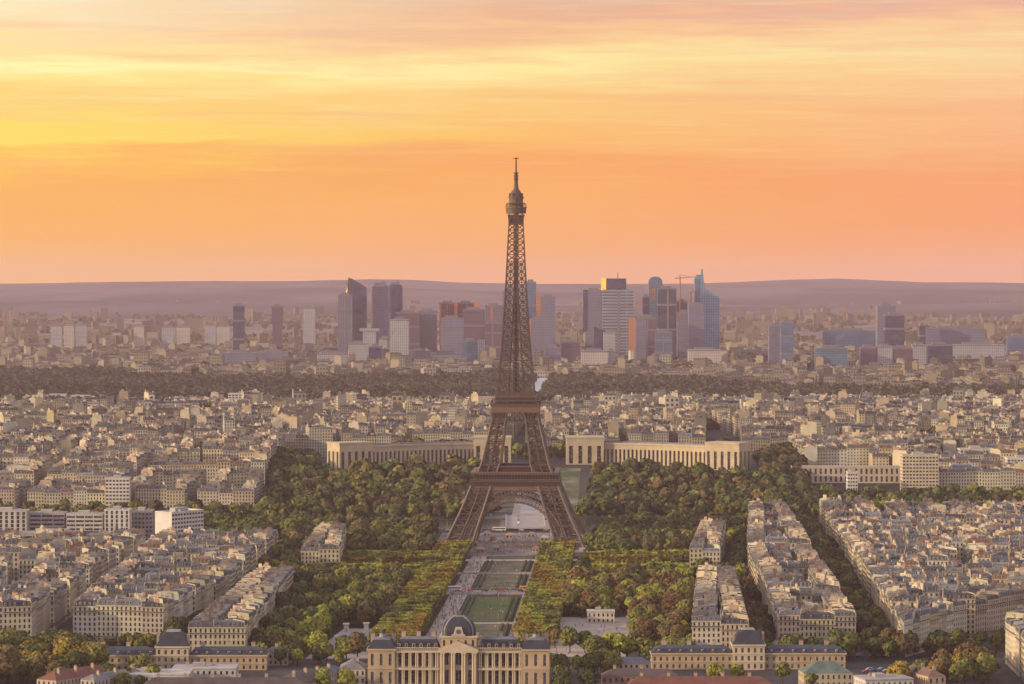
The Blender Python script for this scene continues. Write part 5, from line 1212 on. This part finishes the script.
def proto(shape, v):
    k = (shape, v)
    if k in PROTO: return PROTO[k]
    rg = np.random.default_rng(100 + v + 10 * len(shape))
    if shape == 'box': V, t = leaves(520, 4.3, 6.0, 4.2, .62, 'box', rg)
    else: V, t = leaves(900, 6.2, 10.0, 3.4, .62, shape, rg)
    inner = MB(); 
    cm = bpy.data.meshes.new('crown'); n = len(V); cm.vertices.add(n * 4); cm.vertices.foreach_set('co', V.astype(np.float32).ravel()); cm.loops.add(n * 4); cm.loops.foreach_set('vertex_index', np.arange(n * 4, dtype=np.int32)); cm.polygons.add(n); cm.polygons.foreach_set('loop_start', np.arange(0, n * 4, 4, dtype=np.int32)); cm.update(calc_edges=True)
    a = cm.attributes.new('tint', 'FLOAT_COLOR', 'FACE'); c = np.ones((n, 4), np.float32); c[:, 0] = t; c[:, 1] = t * rg.uniform(.93, 1.07, n); c[:, 2] = t; a.data.foreach_set('color', c.ravel()); cm.materials.append(LEAF)
    tb = MB(); h = 5.2; tb.frustum(ngon(.42, 7), 0, ngon(.26, 7), h, 0, (.09, .07, .05))
    for q in range(5): a0 = 2 * pi * q / 5 + v; tb.beam((0, 0, h - 1.2), (2.2 * cos(a0), 2.2 * sin(a0), h + 2.6), .26, 0, (.09, .07, .05)); tb.beam((2.2 * cos(a0), 2.2 * sin(a0), h + 2.6), (3.0 * cos(a0 + .4), 3.0 * sin(a0 + .4), h + 5), .15, 0, (.09, .07, .05))
    to = tb.build('trunk', BARK); tm = to.data; bpy.data.objects.remove(to); PROTO[k] = (cm, tm); return PROTO[k]
TREES = []       # (x, d, kind, palette, scale, zone phrase)
def add_tree(x, d, shape, pal, sc, zone): TREES.append((x, d, shape, pal, sc, zone))
trg = random.Random(31)
BUILT = []       # rectangles that trees keep out of
def fill(poly, step, pals, zone, shape='round', sc=(.85, 1.2), avoid=(), jit=.42):
    step *= 1.22; xs = [p[0] for p in poly]; ys = [p[1] for p in poly]; y = min(ys); r = 0
    while y < max(ys):
        x = min(xs) + (step / 2 if r % 2 else 0)
        while x < max(xs):
            px, py = x + trg.uniform(-jit, jit) * step, y + trg.uniform(-jit, jit) * step
            if inside((px, py), poly) and not any(inside((px, py), a) for a in avoid):
                # palettes drift in patches
                n = sin(px / 23. + 1.3 * sin(py / 31.)) * .8 + sin(py / 27. + px / 41.) * .8 + trg.uniform(-1.5, 1.5); k = min(len(pals) - 1, max(0, int((n + 2.4) / 4.8 * len(pals))))
                add_tree(px, py, shape, pals[k], trg.uniform(*sc) * trg.choice((.82, 1, 1, 1.18)), zone)
            x += step
        y += step * .87; r += 1
def band(a0, a1, d0, d1): return [(axis(d0) + a0, d0), (axis(d0) + a1, d0), (axis(d1) + a1, d1), (axis(d1) + a0, d1)]
def tree_zones():
    GAPS = [(2284, 2320), (2440, 2464), (2562, 2578)]
    for side, offs in ((-1, (36.5, 45, 53.5)), (1, (28, 36.5, 45))):
        for ri, o in enumerate(offs):
            d = 1925 if side < 0 else 1960
            while d < 2640:
                if not any(a < d < b for a, b in GAPS) and trg.random() > .03:
                    n = sin(d / 60. + ri) ; add_tree(axis(d) + side * o, d, 'box', 'gold' if n > .25 else 'lime' if n > -.6 else 'olive', trg.uniform(.9, 1.05), f"{ORD[ri + 1]} row {'left' if side < 0 else 'right'} of the central lawn")
                d += 8.3
    lat = []
    for side in (-1, 1):
        for bi, dd in enumerate((2352, 2415, 2485, 2530)):
            for row in (0, 9):
                a = 62
                while a < 146:
                    x = axis(dd) + side * a; y = dd + row + (a - 62) * .10 * (1 if bi % 2 else -.3)
                    add_tree(x, y, 'box', 'lime' if bi in (1, 3) else 'gold', trg.uniform(.85, 1.0), f"{ORD[bi + 1]} cross hedge {'left' if side < 0 else 'right'} of the lawn"); a += 8.0
            lat.append(band(*sorted((side * 58, side * 150)), dd - 8, dd + 24))
    # bright lawn strips between the cross hedges
    for side in (-1, 1):
        for d0, d1 in ((2440, 2476), (2500, 2522), (2376, 2404)):
            a, b = sorted((side * 60, side * 140)); sheet('lawn', band(a, b, d0, d1), LAWN, .07)
    lawnsx = [band(*sorted((s * 60, s * 128)), d0, d1) for s in (-1, 1) for d0, d1 in ((2440, 2476), (2500, 2522), (2376, 2404))]
    yard1 = [(12, 1900), (68, 1900), (80, 2122), (18, 2122)]; yard2 = [(-120, 1890), (-60, 1890), (-58, 2062), (-106, 2062)]
    s1 = [(-158, 2424), (-122, 2424), (-128, 2656), (-158, 2656)]; s2 = [(124, 2394), (154, 2394), (174, 2656), (146, 2656)]
    av = lat + lawnsx + [yard1, yard2, s1, s2]
    L = 'in the left wood'; Rz = 'in the right wood'
    bright = [(-130, 1885), (-88, 1885), (-92, 2075), (-126, 2085)]
    fill(bright, 9.4, ('lime', 'green', 'lime', 'lime', 'green'), 'in the left wood near the school', avoid=av, sc=(.95, 1.3))
    fill([(-146, 1880), (-86, 1880), (-78, 2080), (-76, 2330), (-146, 2330)], 9.6, ('dark', 'brown', 'dark', 'olive', 'green', 'olive'), 'in left wood beside the house row', avoid=av + [bright], sc=(.85, 1.3))
    fill([(-86, 1900), (axis(1900) - 62, 1900), (axis(2330) - 60, 2330), (-78, 2330)], 9.4, ('brown', 'brown', 'olive', 'dark', 'brown', 'olive'), 'beside the left clipped rows', avoid=av)
    fill([(-146, 2330), (axis(2330) - 60, 2330), (axis(2640) - 62, 2640), (-183, 2640), (-183, 2250), (-168, 2250)], 9.6, ('brown', 'olive', 'dark', 'green', 'olive', 'gold'), 'in the middle of the left wood', avoid=av)
    fill([(-186, 2640), (axis(2640) - 70, 2640), (axis(2860) - 74, 2860), (-186, 2860)], 10, ('dark', 'olive', 'brown', 'dark', 'olive'), 'left of the iron tower', avoid=av, sc=(.95, 1.35))
    fill([(axis(1960) + 52, 1960), (98, 1930), (120, 2215), (122, 2330), (axis(2330) + 52, 2330)], 9.4, ('brown', 'russet', 'olive', 'brown', 'lime', 'lime'), 'in right wood near the pale yard', avoid=av)
    fill([(axis(2330) + 56, 2330), (124, 2330), (152, 2240), (168, 2420), (200, 2860), (axis(2640) + 60, 2640)], 9.8, ('brown', 'olive', 'dark', 'green', 'olive', 'lime'), 'in the middle of the right wood', avoid=av)
    fill([(axis(2640) + 66, 2640), (200, 2640), (203, 2860), (axis(2860) + 70, 2860)], 10, ('dark', 'green', 'olive', 'brown'), 'right of the iron tower', avoid=av, sc=(.95, 1.35))
    fill([(138, 1905), (152, 1930), (168, 2420), (152, 2235)], 8, ('brown', 'russet', 'dark', 'brown'), 'in the avenue between right house rows', sc=(.7, .95))
    fill([(206, 1930), (222, 1930), (241, 2380), (263, 2895), (243, 2895), (222, 2430)], 8.2, ('brown', 'olive', 'dark', 'brown'), 'in the diagonal tree avenue', sc=(.75, 1.0))
    fill([(-205, 1905), (-184, 1880), (-172, 2240), (-160, 2240), (-186, 2300), (-184, 2200)], 8.5, ('dark', 'brown', 'olive'), 'in the tree street on the left', sc=(.75, 1.0))
    fill([(-262, 2580), (-190, 2570), (-190, 2880), (-268, 2880)], 9.5, ('green', 'olive', 'green', 'dark'), 'on the left beyond the white slab', sc=(.95, 1.3))
    fill([(-470, 2790), (-330, 2790), (-330, 2885), (-470, 2885)], 10.5, ('russet', 'brown', 'olive'), 'behind the left office group', sc=(1.15, 1.5))
    fill([(-320, 1880), (-150, 1908), (-150, 1922), (-262, 1936), (-330, 1925)], 9, ('olive', 'green', 'dark', 'olive'), 'in the street before left houses', sc=(.65, .9))
    fill([(-300, 1735), (-236, 1760), (-222, 1850), (-262, 1890), (-330, 1880), (-330, 1735)], 10, ('dark', 'olive', 'gold', 'olive', 'brown'), 'in the lower left corner', sc=(.9, 1.25))
    fill([(46, 1878), (104, 1872), (106, 1900), (46, 1904)], 9, ('lime', 'olive', 'lime'), 'behind the right slate range', sc=(.85, 1.05))
    fill([(138, 1864), (225, 1880), (262, 1904), (258, 1926), (205, 1918), (140, 1900)], 9, ('olive', 'green', 'brown'), 'in the street before right houses', sc=(.8, 1.05))
    fill([(266, 1935), (282, 1925), (330, 1990), (410, 2050), (420, 2120), (400, 2135)], 9, ('dark', 'olive', 'brown'), 'in the curved street at right edge', sc=(.65, .85))
    fill([(196, 1745), (222, 1752), (230, 1800), (205, 1795)], 10, ('olive', 'green', 'gold'), 'beside the lower right depot', sc=(.7, .95))
    fill([(20, 1790), (62, 1792), (60, 1830), (22, 1826)], 10.5, ('green', 'olive', 'lime'), 'beside the slim grey-roofed pavilion', sc=(.75, 1.0))
    fill([(-222, 1742), (-180, 1742), (-196, 1800), (-226, 1800)], 10, ('olive', 'green', 'lime'), 'beside the red-roofed barrack', sc=(.65, .9))
    fill([(222, 1755), (262, 1762), (262, 1880), (246, 1850), (230, 1800)], 10, ('gold', 'olive', 'russet', 'brown', 'olive'), 'in the lower right corner', sc=(.9, 1.2))
    fill([(-150, 1850), (-96, 1856), (-92, 1884), (-150, 1880)], 10, ('olive', 'dark', 'lime'), 'behind the left slate range end', sc=(.75, 1.0))
    for px, d, p, sc, z in ((322, 1740, 'lime', .95, 'left of the two lime trees before the school'), (347, 1738, 'lime', .9, 'right of the two lime trees before the school'), (561, 1736, 'green', .95, 'just right of the school, left of a pair'), (588, 1738, 'green', .92, 'just right of the school, right of a pair'),
                            (716, 1775, 'lime', .85, 'before the right slate range, left of three'), (737, 1778, 'lime', .8, 'before the right slate range, middle of three'), (783, 1776, 'olive', .85, 'before the right slate range, right of three'), (195, 1728, 'lime', .7, 'at the bottom edge, left of a pair'), (212, 1726, 'gold', .7, 'at the bottom edge, right of a pair'),
                            (570, 1925, 'olive', 1.05, 'on the pale yard, left of two'), (585, 1925, 'green', 1.0, 'on the pale yard, right of two'), (812, 1745, 'olive', .7, 'beside the green copper roof'), (555, 1950, 'brown', 1.0, 'at the left edge of the pale yard')):
        add_tree(pxX(px, d), d, 'round', p, sc, z)
    # both river banks, the palace gardens, the palace back and the avenue climbing away on the right
    fill([(-620, 2855), (axis(2860) - 74, 2862), (axis(2860) - 74, 2886), (-620, 2886)], 9.5, ('olive', 'green', 'dark'), 'quay', sc=(.8, 1.1)); fill([(axis(2860) + 70, 2862), (540, 2862), (540, 2888), (axis(2860) + 70, 2888)], 9.5, ('olive', 'green', 'dark'), 'quay', sc=(.8, 1.1))
    fill([(-620, 3010), (axis(3010) - 40, 3010), (axis(3040) - 40, 3044), (-620, 3044)], 10, ('dark', 'olive', 'green'), 'quay', sc=(.8, 1.1)); fill([(axis(3010) + 45, 3010), (560, 3010), (560, 3150), (262, 3150), (240, 3046), (axis(3040) + 45, 3044)], 10, ('dark', 'green', 'olive'), 'quay', sc=(.85, 1.2))
    fill([(-228, 3050), (axis(3050) - 46, 3050), (axis(3300) - 50, 3262), (-110, 3268), (-170, 3250), (-228, 3225)], 11, ('dark', 'brown', 'green', 'olive'), 'palace garden', sc=(.9, 1.45)); fill([(axis(3050) + 46, 3050), (262, 3050), (262, 3220), (215, 3240), (150, 3268), (axis(3300) + 62, 3262)], 11, ('dark', 'green', 'brown', 'green', 'dark'), 'palace garden', sc=(.9, 1.5))
    fill([(axis(3050) - 60, 3050), (axis(3050) - 30, 3050), (axis(3200) - 30, 3200), (axis(3200) - 60, 3200)], 12, ('olive', 'brown', 'gold'), 'palace garden', sc=(.6, .9))
    fill([(-238, 3222), (-192, 3222), (-200, 3440), (-238, 3440)], 10.5, ('dark', 'olive', 'dark'), 'palace garden', sc=(.8, 1.2)); fill([(244, 3215), (286, 3150), (286, 3440), (250, 3440)], 10.5, ('dark', 'brown', 'dark'), 'palace garden', sc=(.8, 1.2))
    fill([(2, 3452), (54, 3452), (58, 3525), (0, 3525)], 11, ('dark', 'olive', 'brown'), 'behind palace', sc=(.8, 1.2))
    fill([(-128, 3440), (-40, 3440), (-36, 3500), (-128, 3500)], 9, ('russet', 'russet', 'brown'), 'behind palace', sc=(1.1, 1.4))
    fill([(258, 3090), (282, 3090), (292, 3520), (300, 3900), (282, 3900), (268, 3520)], 9.5, ('dark', 'brown'), 'avenue', sc=(.95, 1.2))
tree_zones()
def build_trees():
    ok = [t for t in TREES if abs(t[0]) < t[1] * 512 / FOC + 60]
    inf = [t for t in ok if abs(t[0]) < t[1] * 512 / FOC + 3 and t[1] > 1735]
    picked = []
    for box in (True, False):
        c = sorted((t for t in inf if (t[2] == 'box') == box), key=lambda t: t[1] / t[4]); picked += c[:296]
    ids = {id(t) for t in picked}; zones = {}
    for t in picked: zones.setdefault((t[5], t[2] == 'box'), []).append(t)
    for (zone, box), ts in zones.items():
        ts.sort(key=lambda t: t[1]); per = 1 if box and 'row' in zone else 10
        for k, (x, d, shape, pal, sc, _z) in enumerate(ts):
            single = len(ts) == 1
            if single: lab = f"{PNAME[pal]} round-crowned tree {zone}"
            elif box and 'row' in zone: lab = f"{PNAME[pal]} clipped tree, {ordw(k + 1)} from the school end, {zone}"
            elif box: lab = None
            else: lab = None
            if lab is None:
                tier = k // per; mates = sorted(ts[tier * per:(tier + 1) * per], key=lambda t: t[0]); pos = [id(m) for m in mates].index(id(ts[k])) + 1
                lab = f"{PNAME[pal]} {'clipped' if box else 'round'} tree, {ordw(pos)} from left, {ordw(tier + 1)} tier, {zone}"
            nm = 'clipped_tree' if box else 'tree'; v = trg.randrange(4 if box else 9); cm, tm = proto('box' if box else 'round', v)
            root = thing(nm, lab, 'tree', (x, d, hg(x, d)), trg.uniform(0, 6.28) if not box else trg.choice((0, pi / 2, pi)), ('clipped trees beside the central lawn' if box else 'trees ' + zone) if not single else None)
            root.scale = (sc, sc, sc * trg.uniform(.92, 1.1))
            c = bpy.data.objects.new('crown', cm); C.objects.link(c); c.parent = root; k2 = trg.uniform(.82, 1.2); c.color = (*[min(1, q * k2 * trg.uniform(.94, 1.06)) for q in PAL[pal]], 1)
            tk = bpy.data.objects.new('trunk', tm); C.objects.link(tk); tk.parent = root
    VV, TT = [], []
    vary = {}
    for shape, n, leaf in (('box', 260, .9), ('round', 420, .95), ('far', 150, 1.6)):
        for v in range(6):
            rg = np.random.default_rng(300 + v); vary[(shape, v)] = leaves(n, 4.3 if shape == 'box' else 6.3, 6 if shape == 'box' else 10, 4.2 if shape == 'box' else 3.4, leaf, 'box' if shape == 'box' else 'round', rg)
    tb = MB()
    for (x, d, shape, pal, sc, _z) in ok:
        if id((x, d)) and False: pass
    for t in ok:
        if id(t) in ids: continue
        x, d, shape, pal, sc, _z = t; key = 'box' if shape == 'box' else 'far' if d > 2950 else 'round'; V, k = vary[(key, trg.randrange(6))]
        a = trg.uniform(0, 6.28) if shape != 'box' else 0; ca, sa = cos(a) * sc, sin(a) * sc; z = hg(x, d)
        W = np.empty_like(V); W[..., 0] = V[..., 0] * ca - V[..., 1] * sa + x; W[..., 1] = V[..., 0] * sa + V[..., 1] * ca + d; W[..., 2] = V[..., 2] * sc + z
        c = np.array(PAL[pal]) * trg.uniform(.8, 1.2) * [trg.uniform(.92, 1.08), 1, 1]; VV.append(W); TT.append(k[:, None] * c); 
        tb.frustum(ngon(.4, 4, x, d), z, ngon(.3, 4, x, d), z + 6 * sc, 0, (.09, .07, .05), False)
    o = np_mesh('woodland', np.concatenate(VV), np.concatenate(TT), LEAF); tag(o, 'dense autumn woodland filling the gardens, avenues and river banks', 'woodland', kind='stuff')
    tag(tb.build('woodland_trunks', BARK), 'trunks standing under the dense garden woodland', 'trunks', kind='stuff')
    # the big wood behind the hill town, and tree clumps beyond it
    VV, TT = [], []; rg = np.random.default_rng(8)
    var = [leaves(34, 8, 12, 1.0, 2.9, 'round', np.random.default_rng(500 + v), 6) for v in range(8)]
    def put(x, d, sc, c):
        V, k = var[rg.integers(8)]; z = hg(x, d); VV.append(V * sc + [x, d, z]); TT.append(k[:, None] ** .5 * c)
    n = 0
    y = 4850.0
    while y < 7500:
        x = -1250.0 + rg.uniform(0, 14)
        while x < 1250:
            px, py = x + rg.uniform(-5, 5), y + rg.uniform(-9, 9)
            if abs(px) < py * 512 / FOC + 60 and edge_near(px) < py < edge_far(px) and not (5 < (px - 7 - (py - 5650) * .032) < 38 and py > 5600):
                put(px, py, rg.uniform(.7, 1.35), np.array(PAL['wood']) * rg.uniform(.7, 1.3) * (1 + .25 * sin(px / 95.) * sin(py / 140. + px / 300.)) * [rg.uniform(.9, 1.15), 1, 1])
            x += 15
        y += 22
    for _ in range(6000):
        y = rg.uniform(edge_far(0), 15500); x = rg.uniform(-1, 1) * (y * 512 / FOC + 80)
        if y < edge_far(x) or sin(x / 160. + 2 * sin(y / 330.)) + sin(y / 210. + x / 90.) < .35: continue
        put(x, y, rg.uniform(.9, 1.9), np.array(PAL['dark']) * rg.uniform(.8, 1.3))
    for _ in range(900):
        y = rg.uniform(3560, 5500); x = rg.uniform(-1, 1) * (y * 512 / FOC + 40)
        if sin(x / 75.) + sin(y / 120. + x / 60.) < .2: continue
        put(x, y, rg.uniform(.7, 1.0) * 1.35, np.array(PAL['dark']) * rg.uniform(.9, 1.5))
    o = np_mesh('far_woods', np.concatenate(VV), np.concatenate(TT), LEAF); tag(o, 'dark wood stretching across behind the town, with clumps beyond', 'woods', kind='stuff')

# ------------------------------------------------------------------ cars, coaches, kiosks, people
def car_mesh(v):
    rg = random.Random(v); m = MB(); w = .88; L_ = 2.15; B = (1, 1, 1)
    side = [(-L_, .35), (-L_, .8), (-1.75, .95), (-1.25, 1.0), (-.75, 1.42), (.75, 1.45), (1.35, .98), (2.0, .85), (L_, .7), (L_, .35)] if v % 3 else [(-L_, .35), (-L_, 1.3), (-1.9, 1.62), (1.0, 1.62), (1.55, 1.05), (2.1, .9), (L_, .7), (L_, .35)]
    n = len(side)
    m.poly([(-w, y, z) for y, z in side], 0, B); m.poly([(w, y, z) for y, z in reversed(side)], 0, B)
    for i in range(n): a, b = side[i], side[(i + 1) % n]; m.poly([(w, a[0], a[1]), (w, b[0], b[1]), (-w, b[0], b[1]), (-w, a[0], a[1])], 0, B)
    for s in (-1, 1):
        m.poly([(s * (w + .02), y, z) for y, z in ((-1.0, 1.02), (.95, 1.02), (.6, 1.34), (-.7, 1.34))][::s], 1, (1, 1, 1))
        for y in (-1.35, 1.35): c = [(s * (w + .03), y + .33 * cos(2 * pi * k / 10), .33 + .33 * sin(2 * pi * k / 10)) for k in range(10)]; m.poly(c[::s], 1, (.4, .4, .4)); c2 = [(s * (w - .2), p[1], p[2]) for p in c]; [m.poly([c[k], c[(k + 1) % 10], c2[(k + 1) % 10], c2[k]], 1, (.4, .4, .4)) for k in range(10)]
    m.poly([(-.8, 1.32, 1.02), (.8, 1.32, 1.02), (.75, .82, 1.44), (-.75, .82, 1.44)], 1); o = m.build('car', [PAINT, GLASS]); me = o.data; bpy.data.objects.remove(o); return me
def cars():
    ms = [car_mesh(v) for v in range(3)]; rg = random.Random(4); cols = [((.75, .75, .75), 'white'), ((.04, .04, .045), 'black'), ((.3, .31, .33), 'silver grey'), ((.45, .04, .03), 'red'), ((.08, .12, .25), 'blue')]
    runs = [('on the road left of the crossroads', (150, 1897), (222, 1907), 12, 0), ('crossing the lower right crossroads', (196, 1835), (264, 1862), 11, 0), ('in the second lane of the crossroads', (190, 1824), (262, 1850), 10, 0), ('on the quay road beyond the right trees', (60, 2874), (-60, 2874), 12, 1), ('on the cross avenue of the gardens', (axis(2300) - 55, 2306), (axis(2300) + 58, 2306), 10, 1), ('on the bridge behind the tower', (axis(2950) - 6, 2900), (axis(2950) - 6, 3010), 8, 2)]
    for zone, a, b, n, _ in runs:
        for k in range(n):
            t = (k + rg.uniform(.1, .6)) / n; x, d = a[0] + (b[0] - a[0]) * t, a[1] + (b[1] - a[1]) * t; c, cn = rg.choice(cols); z = .16 if 'bridge' not in zone else 2.85
            o = bpy.data.objects.new('car', ms[rg.randrange(3)]); C.objects.link(o); o.location = (x, d, z); o.rotation_euler = (0, 0, math.atan2(b[1] - a[1], b[0] - a[0]) - pi / 2 + (pi if rg.random() < .5 else 0)); o.color = (*c, 1)
            tag(o, f"{cn} car, {ordw(k + 1)} {'from the near end' if 'bridge' in zone else 'from the start'} {zone}", 'car', 'cars ' + zone)
    for k, (x, d, c, cn) in enumerate(((axis(2306) - 30, 2312, (.75, .75, .75), 'white'), (axis(2306) + 22, 2312, (.7, .3, .1), 'orange'), (232, 1842, (.7, .7, .7), 'pale'), (axis(2870) - 20, 2871, (.75, .7, .6), 'cream'))):
        r = thing('coach', f"long {cn} coach with dark windows on the {('cross avenue, left of the lawn', 'cross avenue, right of the lawn', 'lower right crossroads', 'quay behind the tower')[k]}", 'coach', (x, d, .2), pi / 2 if k != 2 else R(-70))
        m = MB(); m.frustum(ringrect(2.5, 11.8), .5, ringrect(2.4, 11.6), 3.3, 0, c); m.build('body', PAINT, r); m = MB()
        for s in (-1, 1): m.poly([(s * 1.27, -5.3, 1.6), (s * 1.27, 5.3, 1.6), (s * 1.24, 5.3, 2.6), (s * 1.24, -5.3, 2.6)][::s])
        m.build('window', GLASS, r)
        for s in (-1, 1):
            for y in (-3.6, 3.6): w = MB(); w.frustum([(s * 1.1 - .15, y - .5), (s * 1.1 + .15, y - .5), (s * 1.1 + .15, y + .5), (s * 1.1 - .15, y + .5)], 0, [(s * 1.1 - .15, y - .35), (s * 1.1 + .15, y - .35), (s * 1.1 + .15, y + .35), (s * 1.1 - .15, y + .35)], .95, 0, (.03, .03, .03)); w.build('wheel', PAINT, r)
def kiosks():
    rg = random.Random(12); P = [(-26, 2640), (-14, 2655), (18, 2648), (30, 2662), (-34, 2700), (36, 2704), (-20, 2752), (22, 2760), (-8, 2790), (10, 2800), (-28, 2812), (28, 2822)]
    tints = [((.45, .24, .14), 'orange'), ((.55, .5, .45), 'white'), ((.34, .14, .1), 'red'), ((.2, .22, .2), 'green')]
    for k, (a, d) in enumerate(P):
        c, cn = tints[(k * 7) % 4]; r = thing('kiosk', f"{cn}-roofed kiosk, {ordw(k // 2 + 1)} pair back, {'left' if a < 0 else 'right'} side, under the iron tower", 'kiosk', (axis(d) + a, d, .1), rg.uniform(-.2, .2), 'kiosks under the iron tower')
        m = MB(); w = rg.uniform(4, 7); facade(m, (-w / 2, -2), (w / 2, -2), 0, 3, 2, 1, (.4, .35, .3), 2, .6, .5); m.box(-w / 2, w / 2, -1.55, 2, 0, 3, 0, (.4, .35, .3)); m.build('wall', WALLW, r); m = MB(); m.frustum(ringrect(w + 1.6, 5.6), 3, ringrect(w * .5, .6), 4.6, 0, c); m.build('roof', PAINT, r)
def crowd():
    rg = random.Random(77); m = MB(); cols = [(.05, .05, .07), (.5, .5, .5), (.35, .06, .05), (.08, .12, .3), (.6, .55, .5), (.12, .1, .09), (.5, .3, .1), (.1, .2, .12)]
    def fig(x, d, z):
        c = rg.choice(cols); t = rg.choice(cols); a = rg.uniform(0, 6.28); s = rg.uniform(.92, 1.06); st = rg.uniform(.0, .25)
        rot = lambda u, v: (x + cos(a) * u - sin(a) * v, d + sin(a) * u + cos(a) * v)
        def seg(cx, cy, w0, dp0, z0, w1, dp1, z1, col, dx=0): m.frustum([rot(cx + p * w0 / 2, cy + q * dp0 / 2) for p, q in ((-1, -1), (1, -1), (1, 1), (-1, 1))], z + z0 * s, [rot(cx + dx + p * w1 / 2, cy + q * dp1 / 2) for p, q in ((-1, -1), (1, -1), (1, 1), (-1, 1))], z + z1 * s, 0, col)
        for q in (-1, 1): seg(q * .1, q * st, .14, .16, 0, .17, .2, .86, t)
        seg(0, 0, .34, .22, .84, .44, .25, 1.42, c); seg(0, 0, .12, .12, 1.42, .12, .12, 1.5, (.4, .27, .2)); seg(0, 0, .17, .19, 1.48, .15, .17, 1.74, (.35, .22, .16))
        for q in (-1, 1): seg(q * .28, 0, .1, .12, .8, .11, .13, 1.4, c, -q * .03)
    for _ in range(1150):
        r = rg.random()
        if r < .34: d = rg.uniform(1880, 2600); a = rg.uniform(-30.5, -19.5)
        elif r < .44: d = rg.uniform(1880, 2600); a = rg.uniform(19.3, 24.3)
        elif r < .60: d = rg.uniform(1870, 2560); a = rg.uniform(-16, 16)
        elif r < .68: d = rg.uniform(2286, 2316); a = rg.uniform(-60, 60)
        elif r < .97: d = rg.uniform(2606, 2845); a = rg.uniform(-50, 50) * rg.uniform(.3, 1)
        else: d = rg.uniform(3022, 3050); a = rg.uniform(-40, 40)
        fig(axis(d) + a, d, hg(axis(d) + a, d) + .1)
    for _ in range(70): fig(rg.uniform(24, 66), rg.uniform(1910, 2080), .1)
    tag(m.build('crowd', PAINT), 'small scattered visitors on the gravel paths, lawns and forecourt', 'crowd', kind='stuff')
def lamps():
    rg = random.Random(3)
build_city(); far_town(); build_trees(); cars(); kiosks(); crowd()

# ------------------------------------------------------------------ evening haze in the air
def haze():
    mb = MB(); y0, y1 = -40, 25500; w0, w1 = 160, 4600; z0, z1 = -34, 350
    v = [(-w0, y0, z0), (w0, y0, z0), (w1, y1, z0), (-w1, y1, z0)]; mb.frustum([(p[0], p[1]) for p in v], z0, [(p[0], p[1]) for p in v], z1)
    m = bpy.data.materials.new('haze_air'); m.use_nodes = True; nt = m.node_tree; nt.nodes.clear(); o = nt.nodes.new('ShaderNodeOutputMaterial'); pv = nt.nodes.new('ShaderNodeVolumePrincipled')
    pv.inputs['Color'].default_value = (.99, .72, .80, 1); pv.inputs['Density'].default_value = HAZE_DENSITY; pv.inputs['Anisotropy'].default_value = 0.0
    nt.links.new(pv.outputs[0], o.inputs['Volume']); ob = mb.build('haze', m); tag(ob, 'thin warm evening haze filling the air over the city', 'haze', kind='stuff')
HAZE_DENSITY = 2.5e-5
haze()
